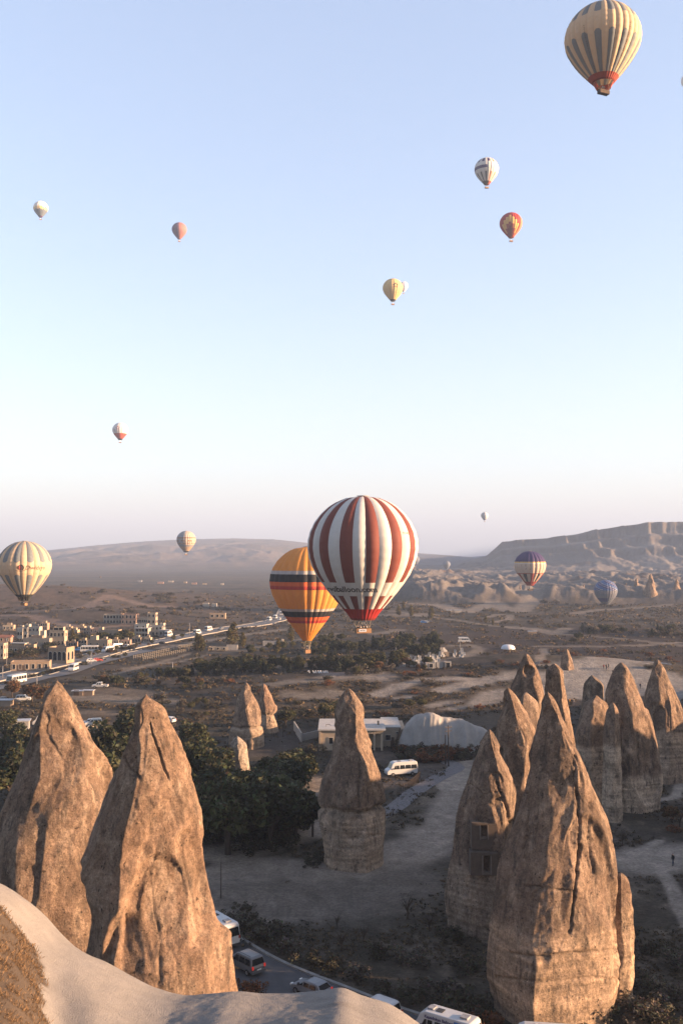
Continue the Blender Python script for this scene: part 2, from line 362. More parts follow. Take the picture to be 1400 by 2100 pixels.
def ground_colour(X, Y, Z):
    r = np.hypot(X, Y); ap = azpx(X, Y)
    n1 = fbm(X / 26, Y / 26, 0.5, 4); n2 = fbm(X / 7, Y / 7, 2.5, 3); n3 = fbm(X / 90, Y / 90, 6.5, 3); n4 = fbm(X / 2.2, Y / 2.2, 9.5, 3)
    c = np.zeros(X.shape + (3,)); soil = np.array([.160, .130, .108]); grass = np.array([.200, .160, .115]); scrub = np.array([.060, .054, .038])
    t = sst(-.25, .35, n1)[..., None]; c = lerp(soil, grass, t)
    sc_ = sst(.02, .30, n2 * .6 + n3 * .6 + .12)[..., None]; c = lerp(c, scrub, .78 * sc_)
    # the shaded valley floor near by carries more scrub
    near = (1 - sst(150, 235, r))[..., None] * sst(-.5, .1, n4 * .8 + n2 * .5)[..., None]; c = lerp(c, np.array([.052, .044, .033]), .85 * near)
    # ploughed fields, right
    f = sst(930, 990, ap + 20 * n1) * sst(345, 368, Y) * (1 - sst(560, 620, Y)); furrow = .5 + .5 * np.sin(Y / 2.6 + n3 * 2)
    c = lerp(c, np.array([.082, .058, .05]) * (1 + .25 * furrow[..., None]), (f * .9)[..., None])
    f2 = sst(730, 770, ap) * (1 - sst(940, 990, ap)) * sst(455, 475, Y) * (1 - sst(590, 640, Y)); c = lerp(c, np.array([.11, .082, .07]), (.8 * f2)[..., None])
    # far flats
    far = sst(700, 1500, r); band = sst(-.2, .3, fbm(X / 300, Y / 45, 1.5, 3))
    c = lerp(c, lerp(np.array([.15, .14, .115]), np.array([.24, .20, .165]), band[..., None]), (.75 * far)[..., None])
    # bare hillside, left, its pink light put into the colour
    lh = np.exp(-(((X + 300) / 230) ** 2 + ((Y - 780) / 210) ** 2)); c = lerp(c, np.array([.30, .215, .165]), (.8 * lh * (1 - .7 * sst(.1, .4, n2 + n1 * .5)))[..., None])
    # bare eroded tuff: badlands and mesa face
    bz = sst(780, 860, ap + 60 * pn(X / 90, Y / 90, 3)) * sst(850, 900, Y - 40 * pn(X / 70, 0.3, 7))
    strat = .5 + .5 * np.sin(Z / 2.1 + 2.5 * n3); bt = lerp(np.array([.36, .32, .29]), np.array([.23, .165, .13]), sst(.1, .5, n3 + .4 * n1)[..., None])
    veg = sst(.05, .35, n2 * .5 + n1 * .7 + .25 * pn(X / 40, Y / 60, 3))
    c = lerp(c, bt, (bz * (1 - .75 * veg * (1 - sst(6, 20, Z))))[..., None])
    mz = bz * sst(1800, 2000, Y); lay = .5 + .5 * np.sin(Z / 4.6 + 1.2 * pn(X / 200, 0, 3)); lay2 = sst(.1, .35, pn(X / 55, Y / 90, Z / 9))
    mc = lerp(np.array([.20, .165, .145]), np.array([.37, .34, .315]), (np.clip(.55 * lay + .55 * lay2, 0, 1))[..., None])
    c = lerp(c, mc, (mz * .85)[..., None])
    ml = sst(2800, 3300, Y) * (1 - bz); c = lerp(c, lerp(np.array([.17, .145, .11]), np.array([.36, .28, .23]), sst(-.2, .35, ridged(X / 620, Y / 900, 6.1, 4) - .45 + .5 * fbm(X / 120, Y / 120, 2, 3))[..., None]), ml[..., None])  # light ridges, dark hollows: relief shading put into the mountain's colour
    allg = line(*[p for q in PATHS for p in q[0]]); at_ = 0
    for pts, hw, soft, cn, st in PATHS:
        g = allg[at_:at_ + len(pts)]; at_ += len(pts); xs = [p[0] for p in g]; ys = [p[1] for p in g]; m = hw + soft * 2
        sel = (X > min(xs) - m) & (X < max(xs) + m) & (Y > min(ys) - m) & (Y < max(ys) + m)
        if not sel.any(): continue
        d = seg_dist(X[sel], Y[sel], g) + soft * .9 * n2[sel]
        k = st * (1 - sst(hw - soft * .3, hw + soft, d))
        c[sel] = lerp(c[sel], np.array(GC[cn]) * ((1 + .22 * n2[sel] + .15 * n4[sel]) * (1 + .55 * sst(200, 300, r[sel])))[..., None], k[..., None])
    c *= (1 + .22 * n4 * (1 - far))[..., None]
    k = lerp(.66, .265, sst(165, 250, r)) + .08 * sst(600, 1500, r)  # soil darkened from the middle distance on, standing in for part shade
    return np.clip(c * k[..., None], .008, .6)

def build_ground():
    rs = [4, 10, 18, 26, 34, 42, 50, 57, 63, 68]; d = 72.0
    while d < 9000:
        rs.append(d); st = d * d * 2.6 / 84000
        st = min(st, 6.5 if d < 1500 else 15 if d < 2800 else 45 if d < 5800 else 250); d += st
    rs += [9500, 11000, 14000, 20000]
    rs = np.array(rs); th = np.concatenate([np.linspace(-180, -24, 64)[:-1], np.linspace(-24, 24, 610)[:-1], np.linspace(24, 180, 64)[:-1]])
    th = np.radians(th); RR, TT = np.meshgrid(rs, th, indexing='ij')
    X = RR * np.sin(TT); Y = RR * np.cos(TT); Z = H(X, Y)
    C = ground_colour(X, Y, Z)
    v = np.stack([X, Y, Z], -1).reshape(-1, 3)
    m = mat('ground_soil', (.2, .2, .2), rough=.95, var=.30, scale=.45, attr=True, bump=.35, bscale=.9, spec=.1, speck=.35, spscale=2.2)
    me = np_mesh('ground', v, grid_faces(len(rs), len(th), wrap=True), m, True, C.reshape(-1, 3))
    add_prop(obj('ground', me), kind='structure')
build_ground()
# ------------------------------------------------------------------ fairy chimneys
def rock_material():
    m = bpy.data.materials.new('weathered_tuff_rock'); m.use_nodes = True; n = m.node_tree.nodes; l = m.node_tree.links; p = n['Principled BSDF']
    p.inputs['Roughness'].default_value = .95; p.inputs['Specular IOR Level'].default_value = .1
    tc = n.new('ShaderNodeTexCoord'); at_ = n.new('ShaderNodeAttribute'); at_.attribute_name = 'Col'; base = at_.outputs['Color']
    def noise(scale, det=8, ro=.65, stretch=None):
        q = n.new('ShaderNodeTexNoise'); q.inputs['Scale'].default_value = scale; q.inputs['Detail'].default_value = det; q.inputs['Roughness'].default_value = ro
        if stretch:
            mp = n.new('ShaderNodeMapping'); mp.inputs['Scale'].default_value = stretch; l.new(tc.outputs['Object'], mp.inputs[0]); l.new(mp.outputs[0], q.inputs['Vector'])
        else: l.new(tc.outputs['Object'], q.inputs['Vector'])
        return q.outputs[0]
    def rng(v, a, b, c, d):
        q = n.new('ShaderNodeMapRange'); q.inputs[1].default_value, q.inputs[2].default_value, q.inputs[3].default_value, q.inputs[4].default_value = a, b, c, d; l.new(v, q.inputs[0]); return q.outputs[0]
    def mixc(f, a, col):
        q = n.new('ShaderNodeMix'); q.data_type = 'RGBA'; l.new(f, q.inputs[0]); l.new(a, q.inputs[6]); q.inputs[7].default_value = (*col, 1); return q.outputs[2]
    def scale(a, f):
        q = n.new('ShaderNodeVectorMath'); q.operation = 'SCALE'; l.new(a, q.inputs[0]); l.new(f, q.inputs['Scale']); return q.outputs[0]
    base = scale(base, rng(noise(.45, 6), .25, .75, .72, 1.28))
    base = mixc(rng(noise(.7, 10, .72, (1, 1, .5)), .50, .62, 0, .70), base, (.25, .185, .135))      # fresh pale breaks
    base = mixc(rng(noise(1.1, 9, .7, (1, 1, .35)), .52, .64, 0, .72), base, (.044, .037, .032))         # dark crust and streaks
    base = mixc(rng(noise(3.2, 2, .5), .66, .71, 0, .8), base, (.022, .018, .015))                      # dark spots painted for the shade in pits, no hollows
    base = scale(base, rng(noise(2.6, 5, .8), .30, .70, .62, 1.38))
    base = scale(base, rng(noise(7.0, 4, .8), .28, .72, .58, 1.42))                                     # coarse grain
    l.new(base, p.inputs['Base Color'])
    b1 = n.new('ShaderNodeBump'); b1.inputs['Distance'].default_value = .22; l.new(noise(1.6, 10, .7), b1.inputs['Height'])
    b2 = n.new('ShaderNodeBump'); b2.inputs['Distance'].default_value = .07; l.new(noise(8.0, 6, .75), b2.inputs['Height']); l.new(b1.outputs[0], b2.inputs['Normal']); l.new(b2.outputs[0], p.inputs['Normal'])
    return m
M_ROCK = rock_material()
def spire(name, label, depth, keys, nh=200, na=200, seed=0, flat=.85, band_y=None, pale=.5, cap=(.225, .17, .138), low=(.33, .265, .21),
          rough=1.0, z_base=None, cracks=1.0, groove=None, group='fairy chimneys in the valley', cat='rock spire', holes=(), corner=.18, cuts=1.0, joints=(), wide=1.06, ybias=0.0, lean=0.0, yr=.12):
    """keys: (y, x_left, x_right, x_edge) in photograph pixels; x_edge is the arris between the shaded and the sunlit face"""
    rs = np.random.default_rng(100 + seed)
    ks = []
    for (py, xl, xr, xe) in keys:
        a = at(xl, py, depth); b = at(xr, py, depth); e = at(xe, py, depth)
        ks.append((a.z, a.x, b.x, e.x))
    tk = keys[0]; mx_ = (tk[1] + tk[2]) / 2; e_ = .16 * (tk[2] - tk[1]); dy_ = .28 * (tk[2] - tk[1])
    a = at(mx_ - e_, tk[0] - dy_, depth); b = at(mx_ + e_, tk[0] - dy_, depth); ks.append((a.z, a.x, b.x, (a.x + b.x) / 2))
    ks = sorted(ks)
    zs = [k[0] for k in ks]
    zb = (Hs((ks[0][1] + ks[0][2]) / 2, depth) - 1.2) if z_base is None else z_base
    if zb < zs[0] - .3:
        spread = (zs[0] - zb) * .06
        ks.insert(0, (zb, ks[0][1] - spread, ks[0][2] + spread, ks[0][3])); zs = [k[0] for k in ks]
    zt = zs[-1]; zb = zs[0]; hgt = zt - zb
    s = np.linspace(0, 1, nh) ** .92; z = zb + hgt * s
    xl = catmull(zs, [k[1] for k in ks], z); xr = catmull(zs, [k[2] for k in ks], z); xe = catmull(zs, [k[3] for k in ks], z)
    xr = np.maximum(xr, xl + .05)
    cx = (xl + xr) / 2; a = (xr - xl) / 2 * wide; te = np.clip((xe - cx) / np.maximum(a, .01), -.8, .8)
    th = np.linspace(0, 2 * np.pi, na, endpoint=False)
    # cross section: polygon left - front arris - right - back corners, softened
    r = np.zeros((nh, na))
    dirs = np.stack([np.cos(th), np.sin(th)], -1)
    jit = rs.uniform(-.12, .12, 6)
    for i in range(nh):
        zz = i / nh * 3
        P = np.array([(-1, .10), (-.62 + .25 * te[i] + jit[0], -.62 * flat), (te[i], -flat), (.70 + .15 * te[i] + jit[1], -.50 * flat), (1, yr), (.55 + jit[2], .8 * flat), (-.45 + jit[3], .85 * flat)])
        ang = np.arctan2(P[:, 1], P[:, 0]); o = np.argsort(ang); P = P[o]
        rr = np.full(na, 9.0)
        for k in range(len(P)):
            p, q = P[k], P[(k + 1) % len(P)]; nn = np.array([q[1] - p[1], p[0] - q[0]]); nn /= np.linalg.norm(nn); dd = nn @ p
            c = dirs @ nn; rr = np.where(c > 1e-4, np.minimum(rr, dd / np.maximum(c, 1e-4)), rr)
        el = 1 / np.sqrt(np.cos(th) ** 2 + (np.sin(th) / flat) ** 2)
        r[i] = lerp(rr, el, corner)
    X = cx[:, None] + a[:, None] * r * np.cos(th); Y = depth + ybias + lean * s[:, None] + a[:, None] * r * np.sin(th); Z = np.repeat(z[:, None], na, 1)
    amax = a.max()
    nx, ny = np.cos(th)[None, :], np.sin(th)[None, :]
    sd = seed * 13.7
    taper = np.clip(a / (.30 * amax), .22, 1)[:, None]
    L = amax
    d1 = fbm(X / (1.1 * L), Y / (1.1 * L), Z / (1.6 * L) + sd, 3)
    d2 = fbm(X / (.38 * L) + sd, Y / (.38 * L), Z / (.62 * L), 3)
    d3 = fbm(X / (.12 * L), Y / (.12 * L) + sd, Z / (.16 * L), 4)
    d4 = fbm(X / .55, Y / .55, Z / .6 + sd, 3)
    X = X + .05 * L * d1 * taper * nx; Y = Y + .05 * L * d1 * taper * ny
    # flat breaks: planes shear pieces off the flanks and leave sharp arrises
    facet = np.zeros_like(X); slope = np.gradient(a, z)
    for k in range(int(30 * cuts)):
        i0 = int(rs.uniform(.12, .97) * nh); j0 = int(rs.uniform(0, na)); t0 = th[j0] + rs.normal(0, .15)
        nv = np.array([math.cos(t0), math.sin(t0), -slope[i0] + rs.normal(0, .07)]); nv /= np.linalg.norm(nv)
        rc = rs.uniform(.35, .95) * max(a[i0], .12 * L); dc = rs.uniform(.01, .07) * max(a[i0], .12 * L)
        dx, dy_, dz = X - X[i0, j0], Y - Y[i0, j0], (Z - Z[i0, j0]) * .5
        hh = dx * nv[0] + dy_ * nv[1] + (Z - Z[i0, j0]) * nv[2] + dc; ds = np.sqrt(dx * dx + dy_ * dy_ + dz * dz)
        k_ = np.where((hh > 0) & (ds < rc), np.minimum(hh, 2.2 * dc) * (1 - sst(.80 * rc, rc, ds)), 0)
        X = X - nv[0] * k_; Y = Y - nv[1] * k_; facet = np.where(k_ > .01 * L, rs.uniform(-.5, 1), facet)
    disp = .016 * L * d2 + .009 * L * d3 * (.5 + sst(0, .5, d1)) + min(.05, .010 * L) * d4
    # long steep joints and flutes
    cw = pn(X / (.55 * L) + 5 + sd, Y / (.55 * L), Z / (3.2 * L) + .08 * d3); ck = np.exp(-(cw / .012) ** 2)
    cw2 = pn(X / (.30 * L) - 3, Y / (.30 * L) + sd, Z / (1.3 * L)); ck2 = np.exp(-(cw2 / .012) ** 2) * sst(-.1, .35, d2)
    disp = disp - cracks * L * (.016 * ck * sst(-.1, .3, d1 + d2 * .5) + .010 * ck2)
    # scalloped flakes: stepped quantised noise gives ledges with sharp lips
    q = fbm(X / (.5 * L) + 9, Y / (.5 * L) + sd, Z / (.75 * L), 3); qs = (np.floor(q * 5) + sst(.55, 1.0, q * 5 - np.floor(q * 5))) / 5
    disp = disp + .030 * L * (qs - q) * rough + .018 * L * qs * rough
    flake = sst(.6, .95, q * 5 - np.floor(q * 5))
    # bedding in the lower, paler stone
    zband = at(700, band_y, depth).z if band_y else zb - 5
    lowm = 1 - sst(zband - .5, zband + .9, Z + .45 * d2 * L * .3)
    bed = 1.6 * pn(X / (3 * L), Y / (3 * L), Z / max(.5, .10 * L) + .8 * d1) + 1.3 * pn(X / (1.6 * L), Y / (1.6 * L), Z / max(.25, .04 * L) + sd)
    disp = disp + lowm * L * (.010 * bed * (.4 + sst(-.3, .4, d2)) + .012)
    if groove is not None:
        zg = at(700, groove, depth).z; disp = disp - .11 * L * np.exp(-((Z - zg + .12 * d2 * L) / (.045 * L + .12)) ** 2)
    disp = disp * taper * rough
    X = X + disp * nx; Y = Y + disp * ny
    # small dents
    for (hx, hy, hr, hd) in holes:
        c = at(hx, hy, depth - .7 * L); dd = np.sqrt((X - c.x) ** 2 + (Z - c.z) ** 2) / hr; k = hd * np.exp(-dd ** 4) * (Y < depth); Y = Y + k
    # the joints one can follow by eye
    if joints:
        PX = 700 + FPX * X / Y; PYv = 1140 + FPX * (CAM_Z - Z) / Y; PX = PX + 6 * d3 + 3 * d4; PYv = PYv + 6 * d2 + 3 * d4
        for (pts, wpx, dm) in joints:
            dd = seg_dist(PX, PYv, pts); wpx = wpx * .55; dm = dm * .6; k = np.exp(-(dd / wpx) ** 2) * (Y < depth) * sst(-.75, -.1, d2 + d3); X = X - nx * dm * k; Y = Y - ny * dm * k; ck = np.maximum(ck, .9 * k)
    # colour: brown lichen-dark crust, paler fresh breaks, pale bedded foot
    cap = np.array(cap); low = np.array(low)
    c = cap * (1 + .30 * d2 + .22 * d3 + .22 * facet)[..., None]
    fresh = np.clip(sst(.12, .5, d3 * .7 + d2 * .6) * .75 + .55 * flake * sst(-.2, .3, d2), 0, 1) * pale
    c = lerp(c, np.array([.40, .315, .245]), fresh[..., None] * .8)
    vein = np.exp(-(pn(X / (.22 * L), Y / (.22 * L) + sd, Z / (.3 * L) + .5 * d3) / .018) ** 2) * sst(.0, .4, d2); c = lerp(c, np.array([.44, .38, .32]), (.6 * vein * pale)[..., None])
    lichen = sst(.05, .45, fbm(X / (.3 * L) - 7, Y / (.3 * L), Z / (.5 * L) + sd, 4)); c = lerp(c, np.array([.105, .092, .078]), (.45 * lichen)[..., None])
    lc = low * 1.22 * (1 + .42 * bed + .2 * d2)[..., None]; lc = lerp(lc, np.array([.13, .112, .095]), (.42 * sst(.05, .35, fbm(X / (.5 * L), Y / (.5 * L), Z / (1.4 * L) - sd, 4)))[..., None])
    c = lerp(c, lc, lowm[..., None])
    c = c * np.array([.58, .53, .475])
    c = lerp(c, np.array([.05, .042, .035]), np.clip(.6 * ck + .4 * ck2, 0, .7)[..., None] * cracks * .6)
    v = np.stack([X, Y, Z], -1).reshape(-1, 3); top = np.array([[X[-1].mean(), Y[-1].mean(), zt + .02 * L]])
    v = np.concatenate([v, top]); c = np.concatenate([c.reshape(-1, 3), [cap]])
    base = Vector((float(cx[0]), depth, float(zb))); v = v - np.array(base)
    f = grid_faces(nh, na, wrap=True); b = (nh - 1) * na; j = np.arange(na)
    ft = np.stack([b + j, b + (j + 1) % na, np.full(na, nh * na)], -1)
    me = np_mesh(name, v, [f, ft], M_ROCK, True, np.clip(c, .02, .6))
    o = obj(name, me, loc=base); add_prop(o, label, cat, group)
    return o

spire('fairy_chimney', 'broad orange rock spire with pointed leaning tip, half hidden behind a rounder spire', 86,
      [(1402, 112, 124, 116), (1412, 101, 130, 112), (1440, 86, 147, 96), (1480, 71, 168, 92), (1540, 50, 202, 100), (1575, 36, 226, 104), (1620, 12, 240, 90), (1680, -20, 250, 72), (1760, -50, 262, 66), (1900, -90, 280, 70), (2080, -120, 300, 80)],
      nh=230, na=220, seed=1, pale=.55, cracks=.7)
spire('fairy_chimney', 'big rounded rock spire with a joint near its tip, rising behind the pale ridge', 70,
      [(1434, 288, 312, 296), (1442, 280, 326, 292), (1480, 266, 352, 290), (1530, 248, 374, 298), (1600, 226, 402, 292), (1680, 196, 424, 276), (1740, 176, 427, 258), (1800, 152, 433, 248), (1870, 140, 452, 246), (1940, 133, 484, 244), (2000, 128, 496, 246), (2045, 124, 500, 248), (2200, 110, 520, 250)],
      nh=270, na=250, wide=1.01, joints=(([(312, 1480), (322, 1520), (340, 1560), (354, 1592)], 3, .5), ([(258, 1550), (275, 1575), (292, 1590)], 4, .4), ([(430, 1760), (436, 1860), (452, 1940)], 3, .3)), seed=2, pale=.75, cap=(.26, .19, .148))
spire('fairy_chimney', 'lone rock spire with dark conical cap above a pale banded drum by the dirt track', 135,
      [(1416, 709, 721, 716), (1428, 699, 730, 722), (1446, 690, 742, 728), (1480, 684, 745, 730), (1520, 678, 758, 736), (1560, 668, 772, 742), (1600, 657, 782, 744), (1640, 652, 792, 738), (1656, 654, 790, 736), (1680, 652, 796, 740), (1720, 656, 795, 748), (1762, 658, 786, 750)],
      nh=220, na=200, joints=(([(738, 1545), (736, 1600), (734, 1650)], 3, .6), ([(712, 1590), (708, 1645)], 2.5, .4), ([(690, 1700), (760, 1706), (796, 1704)], 2, .25)), seed=3, band_y=1652, groove=1654, pale=.6, cap=(.20, .155, .13), low=(.37, .31, .255))
spire('fairy_chimney', 'tallest rock spire with sunlit flutes and a pale bedded foot beside the windowed spire', 92,
      [(1424, 1117, 1128, 1122), (1434, 1112, 1136, 1126), (1470, 1103, 1152, 1140), (1520, 1090, 1178, 1158), (1560, 1080, 1196, 1172), (1620, 1064, 1222, 1166), (1680, 1050, 1248, 1152), (1740, 1034, 1264, 1136), (1800, 1020, 1272, 1116), (1860, 1010, 1277, 1092), (1920, 1002, 1276, 1078), (1980, 998, 1274, 1070), (2040, 1004, 1268, 1068), (2062, 1010, 1262, 1070)],
      nh=270, na=250, wide=1.01, joints=(([(1172, 1545), (1176, 1620), (1181, 1690), (1179, 1760), (1168, 1830), (1158, 1897)], 4, .9), ([(1072, 1806), (1130, 1811), (1172, 1816)], 2.5, .4), ([(1205, 1640), (1198, 1700), (1210, 1780)], 6, .5), ([(1030, 1935), (1075, 1945), (1150, 1940), (1262, 1930)], 3, .45), ([(1010, 1985), (1090, 1995), (1200, 1985), (1270, 1990)], 3, .3), ([(1075, 1620), (1078, 1680), (1068, 1730)], 4, .5)), seed=4, band_y=1885, pale=.65, cap=(.215, .165, .135), low=(.36, .28, .215))
spire('rock_buttress', 'low knobbly rock buttress leaning on the right foot of the tallest spire', 94,
      [(1795, 1264, 1280, 1270), (1830, 1256, 1293, 1268), (1850, 1250, 1296, 1266), (1880, 1246, 1297, 1264), (1930, 1240, 1303, 1262), (1985, 1238, 1302, 1262), (2030, 1236, 1296, 1262)],
      nh=110, na=100, seed=5, band_y=1868, pale=.6, low=(.36, .285, .22))
C_DARK = spire('fairy_chimney', 'dark rock spire with square windows cut into it beside the dirt track', 112,
      [(1500, 998, 1008, 1003), (1512, 990, 1016, 1004), (1550, 977, 1032, 1012), (1590, 964, 1056, 1020), (1630, 951, 1062, 1034), (1680, 939, 1066, 1046), (1740, 928, 1075, 1060), (1800, 919, 1085, 1066), (1850, 914, 1092, 1070), (1895, 920, 1095, 1070)],
      nh=210, na=190, joints=(([(1015, 1600), (1030, 1640), (1045, 1690)], 4, .5), ([(960, 1600), (990, 1625), (1030, 1612)], 2.5, .3)), seed=6, band_y=1775, pale=.5, cap=(.19, .15, .128), low=(.25, .215, .185))
spire('fairy_chimney', 'rock spire with a bright slanting face wedged behind the windowed spire', 121,
      [(1414, 1036, 1046, 1041), (1424, 1031, 1056, 1044), (1450, 1025, 1072, 1050), (1480, 1020, 1088, 1056), (1505, 1018, 1099, 1064), (1540, 1016, 1096, 1070), (1600, 1012, 1096, 1066), (1700, 1006, 1098, 1066), (1800, 1000, 1100, 1066)],
      nh=180, na=150, seed=7, pale=.7)
spire('fairy_chimney', 'smooth grey rock slab between the bright slanting spire and the hooked spire', 128,
      [(1424, 1070, 1084, 1064), (1436, 1062, 1098, 1060), (1455, 1055, 1104, 1056), (1480, 1050, 1108, 1054), (1560, 1046, 1112, 1052), (1700, 1040, 1116, 1050)],
      nh=110, na=100, seed=8, pale=.3, cap=(.25, .20, .17))
spire('fairy_chimney', 'rock spire with hooked tip and a dark notch below it', 140,
      [(1344, 1074, 1084, 1078), (1354, 1068, 1091, 1080), (1374, 1060, 1101, 1086), (1400, 1050, 1110, 1094), (1425, 1046, 1114, 1098), (1460, 1046, 1112, 1098), (1520, 1044, 1114, 1096), (1700, 1040, 1118, 1092)],
      nh=150, na=130, seed=9, pale=.5, holes=((1087, 1378, .7, .9),))
spire('fairy_chimney', 'slender blunt-topped rock pillar standing behind the tallest spire', 106,
      [(1367, 1126, 1146, 1140), (1374, 1121, 1152, 1144), (1400, 1117, 1156, 1146), (1440, 1114, 1164, 1150), (1490, 1112, 1172, 1156), (1540, 1108, 1180, 1160), (1700, 1098, 1200, 1166)],
      nh=170, na=130, seed=10, pale=.55)
spire('fairy_chimney', 'small lone pointed spire on the pale dunes beside the standing group', 318,
      [(1333, 1158, 1164, 1161), (1345, 1151, 1170, 1162), (1362, 1148, 1175, 1163), (1378, 1147, 1177, 1164), (1388, 1146, 1178, 1164)],
      nh=70, na=70, seed=11, pale=.5)
spire('fairy_chimney', 'massive twin-shouldered spire with a flat pale lower wall and cut niches', 165,
      [(1363, 1266, 1280, 1274), (1374, 1258, 1288, 1278), (1400, 1248, 1302, 1280), (1440, 1238, 1320, 1280), (1480, 1236, 1334, 1276), (1520, 1240, 1345, 1276), (1570, 1240, 1353, 1284), (1610, 1236, 1356, 1290), (1645, 1228, 1350, 1290)],
      nh=180, na=160, joints=(([(1270, 1560), (1268, 1620), (1272, 1660)], 3, .5), ([(1300, 1500), (1302, 1560)], 3, .5), ([(1236, 1605), (1300, 1612), (1352, 1600)], 2, .3)), seed=12, band_y=1588, pale=.6, low=(.50, .42, .34))
spire('fairy_chimney', 'rounded rust-coloured rock lobe joined to the massive twin-shouldered spire', 162,
      [(1432, 1212, 1230, 1216), (1440, 1202, 1242, 1208), (1462, 1188, 1252, 1202), (1500, 1177, 1258, 1200), (1550, 1180, 1262, 1204), (1600, 1186, 1264, 1206), (1648, 1190, 1266, 1206)],
      nh=140, na=120, seed=13, band_y=1530, pale=.6, low=(.48, .40, .33))
spire('fairy_chimney', 'thin little rock fin standing in front of the massive twin-shouldered spire', 157,
      [(1443, 1252, 1259, 1256), (1452, 1246, 1265, 1257), (1480, 1240, 1269, 1256), (1510, 1237, 1272, 1255), (1560, 1236, 1274, 1254), (1650, 1234, 1276, 1254)],
      nh=100, na=80, seed=14, band_y=1530, pale=.8, low=(.46, .39, .32))
spire('fairy_chimney', 'blunt grey rock stump behind the rust-coloured lobe', 190,
      [(1388, 1208, 1218, 1214), (1398, 1200, 1232, 1224), (1420, 1196, 1236, 1230), (1450, 1192, 1240, 1232), (1560, 1186, 1246, 1236)],
      nh=80, na=80, seed=15, pale=.3, cap=(.19, .155, .13))
spire('fairy_chimney', 'wide pointed spire with a smooth pale scar below its tip on the frame edge', 186,
      [(1355, 1344, 1351, 1347), (1368, 1337, 1360, 1346), (1400, 1329, 1374, 1342), (1440, 1321, 1392, 1346), (1480, 1322, 1406, 1350), (1530, 1326, 1420, 1352), (1580, 1324, 1428, 1352)],
      nh=150, na=130, seed=16, band_y=1500, pale=.7, low=(.36, .29, .23))
spire('fairy_chimney', 'small paired spire with sunlit tip on a wide banded base near the walled yard', 218,
      [(1402, 502, 508, 506), (1414, 495, 515, 508), (1440, 484, 527, 510), (1470, 477, 537, 516), (1486, 474, 541, 518), (1492, 471, 542, 520), (1510, 469, 545, 520), (1527, 470, 543, 520)],
      nh=110, na=100, seed=17, band_y=1488, groove=1489, pale=.5, cap=(.21, .165, .14), low=(.27, .225, .185))
spire('fairy_chimney', 'narrow paired spire with rosy cap on a waisted banded stem', 236,
      [(1404, 538, 544, 541), (1416, 534, 551, 540), (1440, 532, 563, 541), (1456, 533, 568, 544), (1466, 537, 562, 546), (1480, 536, 566, 548), (1498, 533, 571, 550)],
      nh=100, na=90, seed=18, band_y=1460, groove=1465, pale=.5, cap=(.25, .175, .14), low=(.28, .23, .19))
spire('rock_stump', 'pale rounded rock stump among the dark trees', 193,
      [(1514, 481, 493, 488), (1522, 474, 502, 490), (1540, 470, 508, 492), (1560, 471, 512, 492), (1578, 472, 514, 492)],
      nh=80, na=80, seed=19, pale=1.0, cap=(.36, .33, .30), low=(.34, .30, .27), group='pale tuff lumps')
# far cones of the badlands and the left skyline
_far = [(1333, 1178, 1236, 1312, 1356, 880, 'tall far cone with sunlit flank in the badlands'), (1386, 1188, 1238, 1366, 1406, 890, 'far grey cone standing beside the tall sunlit cone'),
        (1304, 1186, 1234, 1290, 1320, 905, 'far ragged cone between the chequered balloon and the tall sunlit cone'), (1283, 1196, 1232, 1275, 1292, 920, 'far narrow pinnacle next to the chequered balloon'),
        (1196, 1200, 1228, 1186, 1206, 940, 'far pale stub left of the chequered balloon'), (1066, 1200, 1230, 1058, 1074, 930, 'far thin pinnacle below the purple balloon'),
        (1010, 1206, 1232, 1000, 1020, 925, 'far low cone left of the thin pinnacle'), (206, 1182, 1212, 192, 222, 1900, 'far hazy cone at the foot of the mountain'),
        (110, 1200, 1226, 100, 120, 1150, 'far narrow sunlit cone beside the striped balloon'), (142, 1204, 1230, 130, 154, 1130, 'far sunlit cone with a notched top on the left plain'),
        (160, 1212, 1232, 150, 172, 1140, 'far rounded sunlit lump beside the notched cone'), (92, 1212, 1228, 76, 106, 1160, 'far whitish dome left of the narrow sunlit cone'),
        (0, 1200, 1232, -14, 14, 1140, 'far pale cone half hidden behind the striped balloon')]
for i, (x, yt, yb, xl, xr, dp, lab) in enumerate(_far):
    hw = (xr - xl) / 2; rr = np.random.default_rng(i)
    spire('rock_cone', lab, dp, [(yt, x - .06 * hw, x + .06 * hw, x), (yt + .12 * (yb - yt), x - .22 * hw, x + .2 * hw, x), (lerp(yt, yb, .4), x - .5 * hw, x + .45 * hw, x + .1 * hw), (lerp(yt, yb, .75), lerp(x, xl, .85), lerp(x, xr, .8), x), (yb, xl, xr, x)],
          nh=48, na=40, seed=30 + i, pale=.6, cap=(.30, .235, .19), low=(.33, .28, .24), rough=1.3, group='far rock cones')
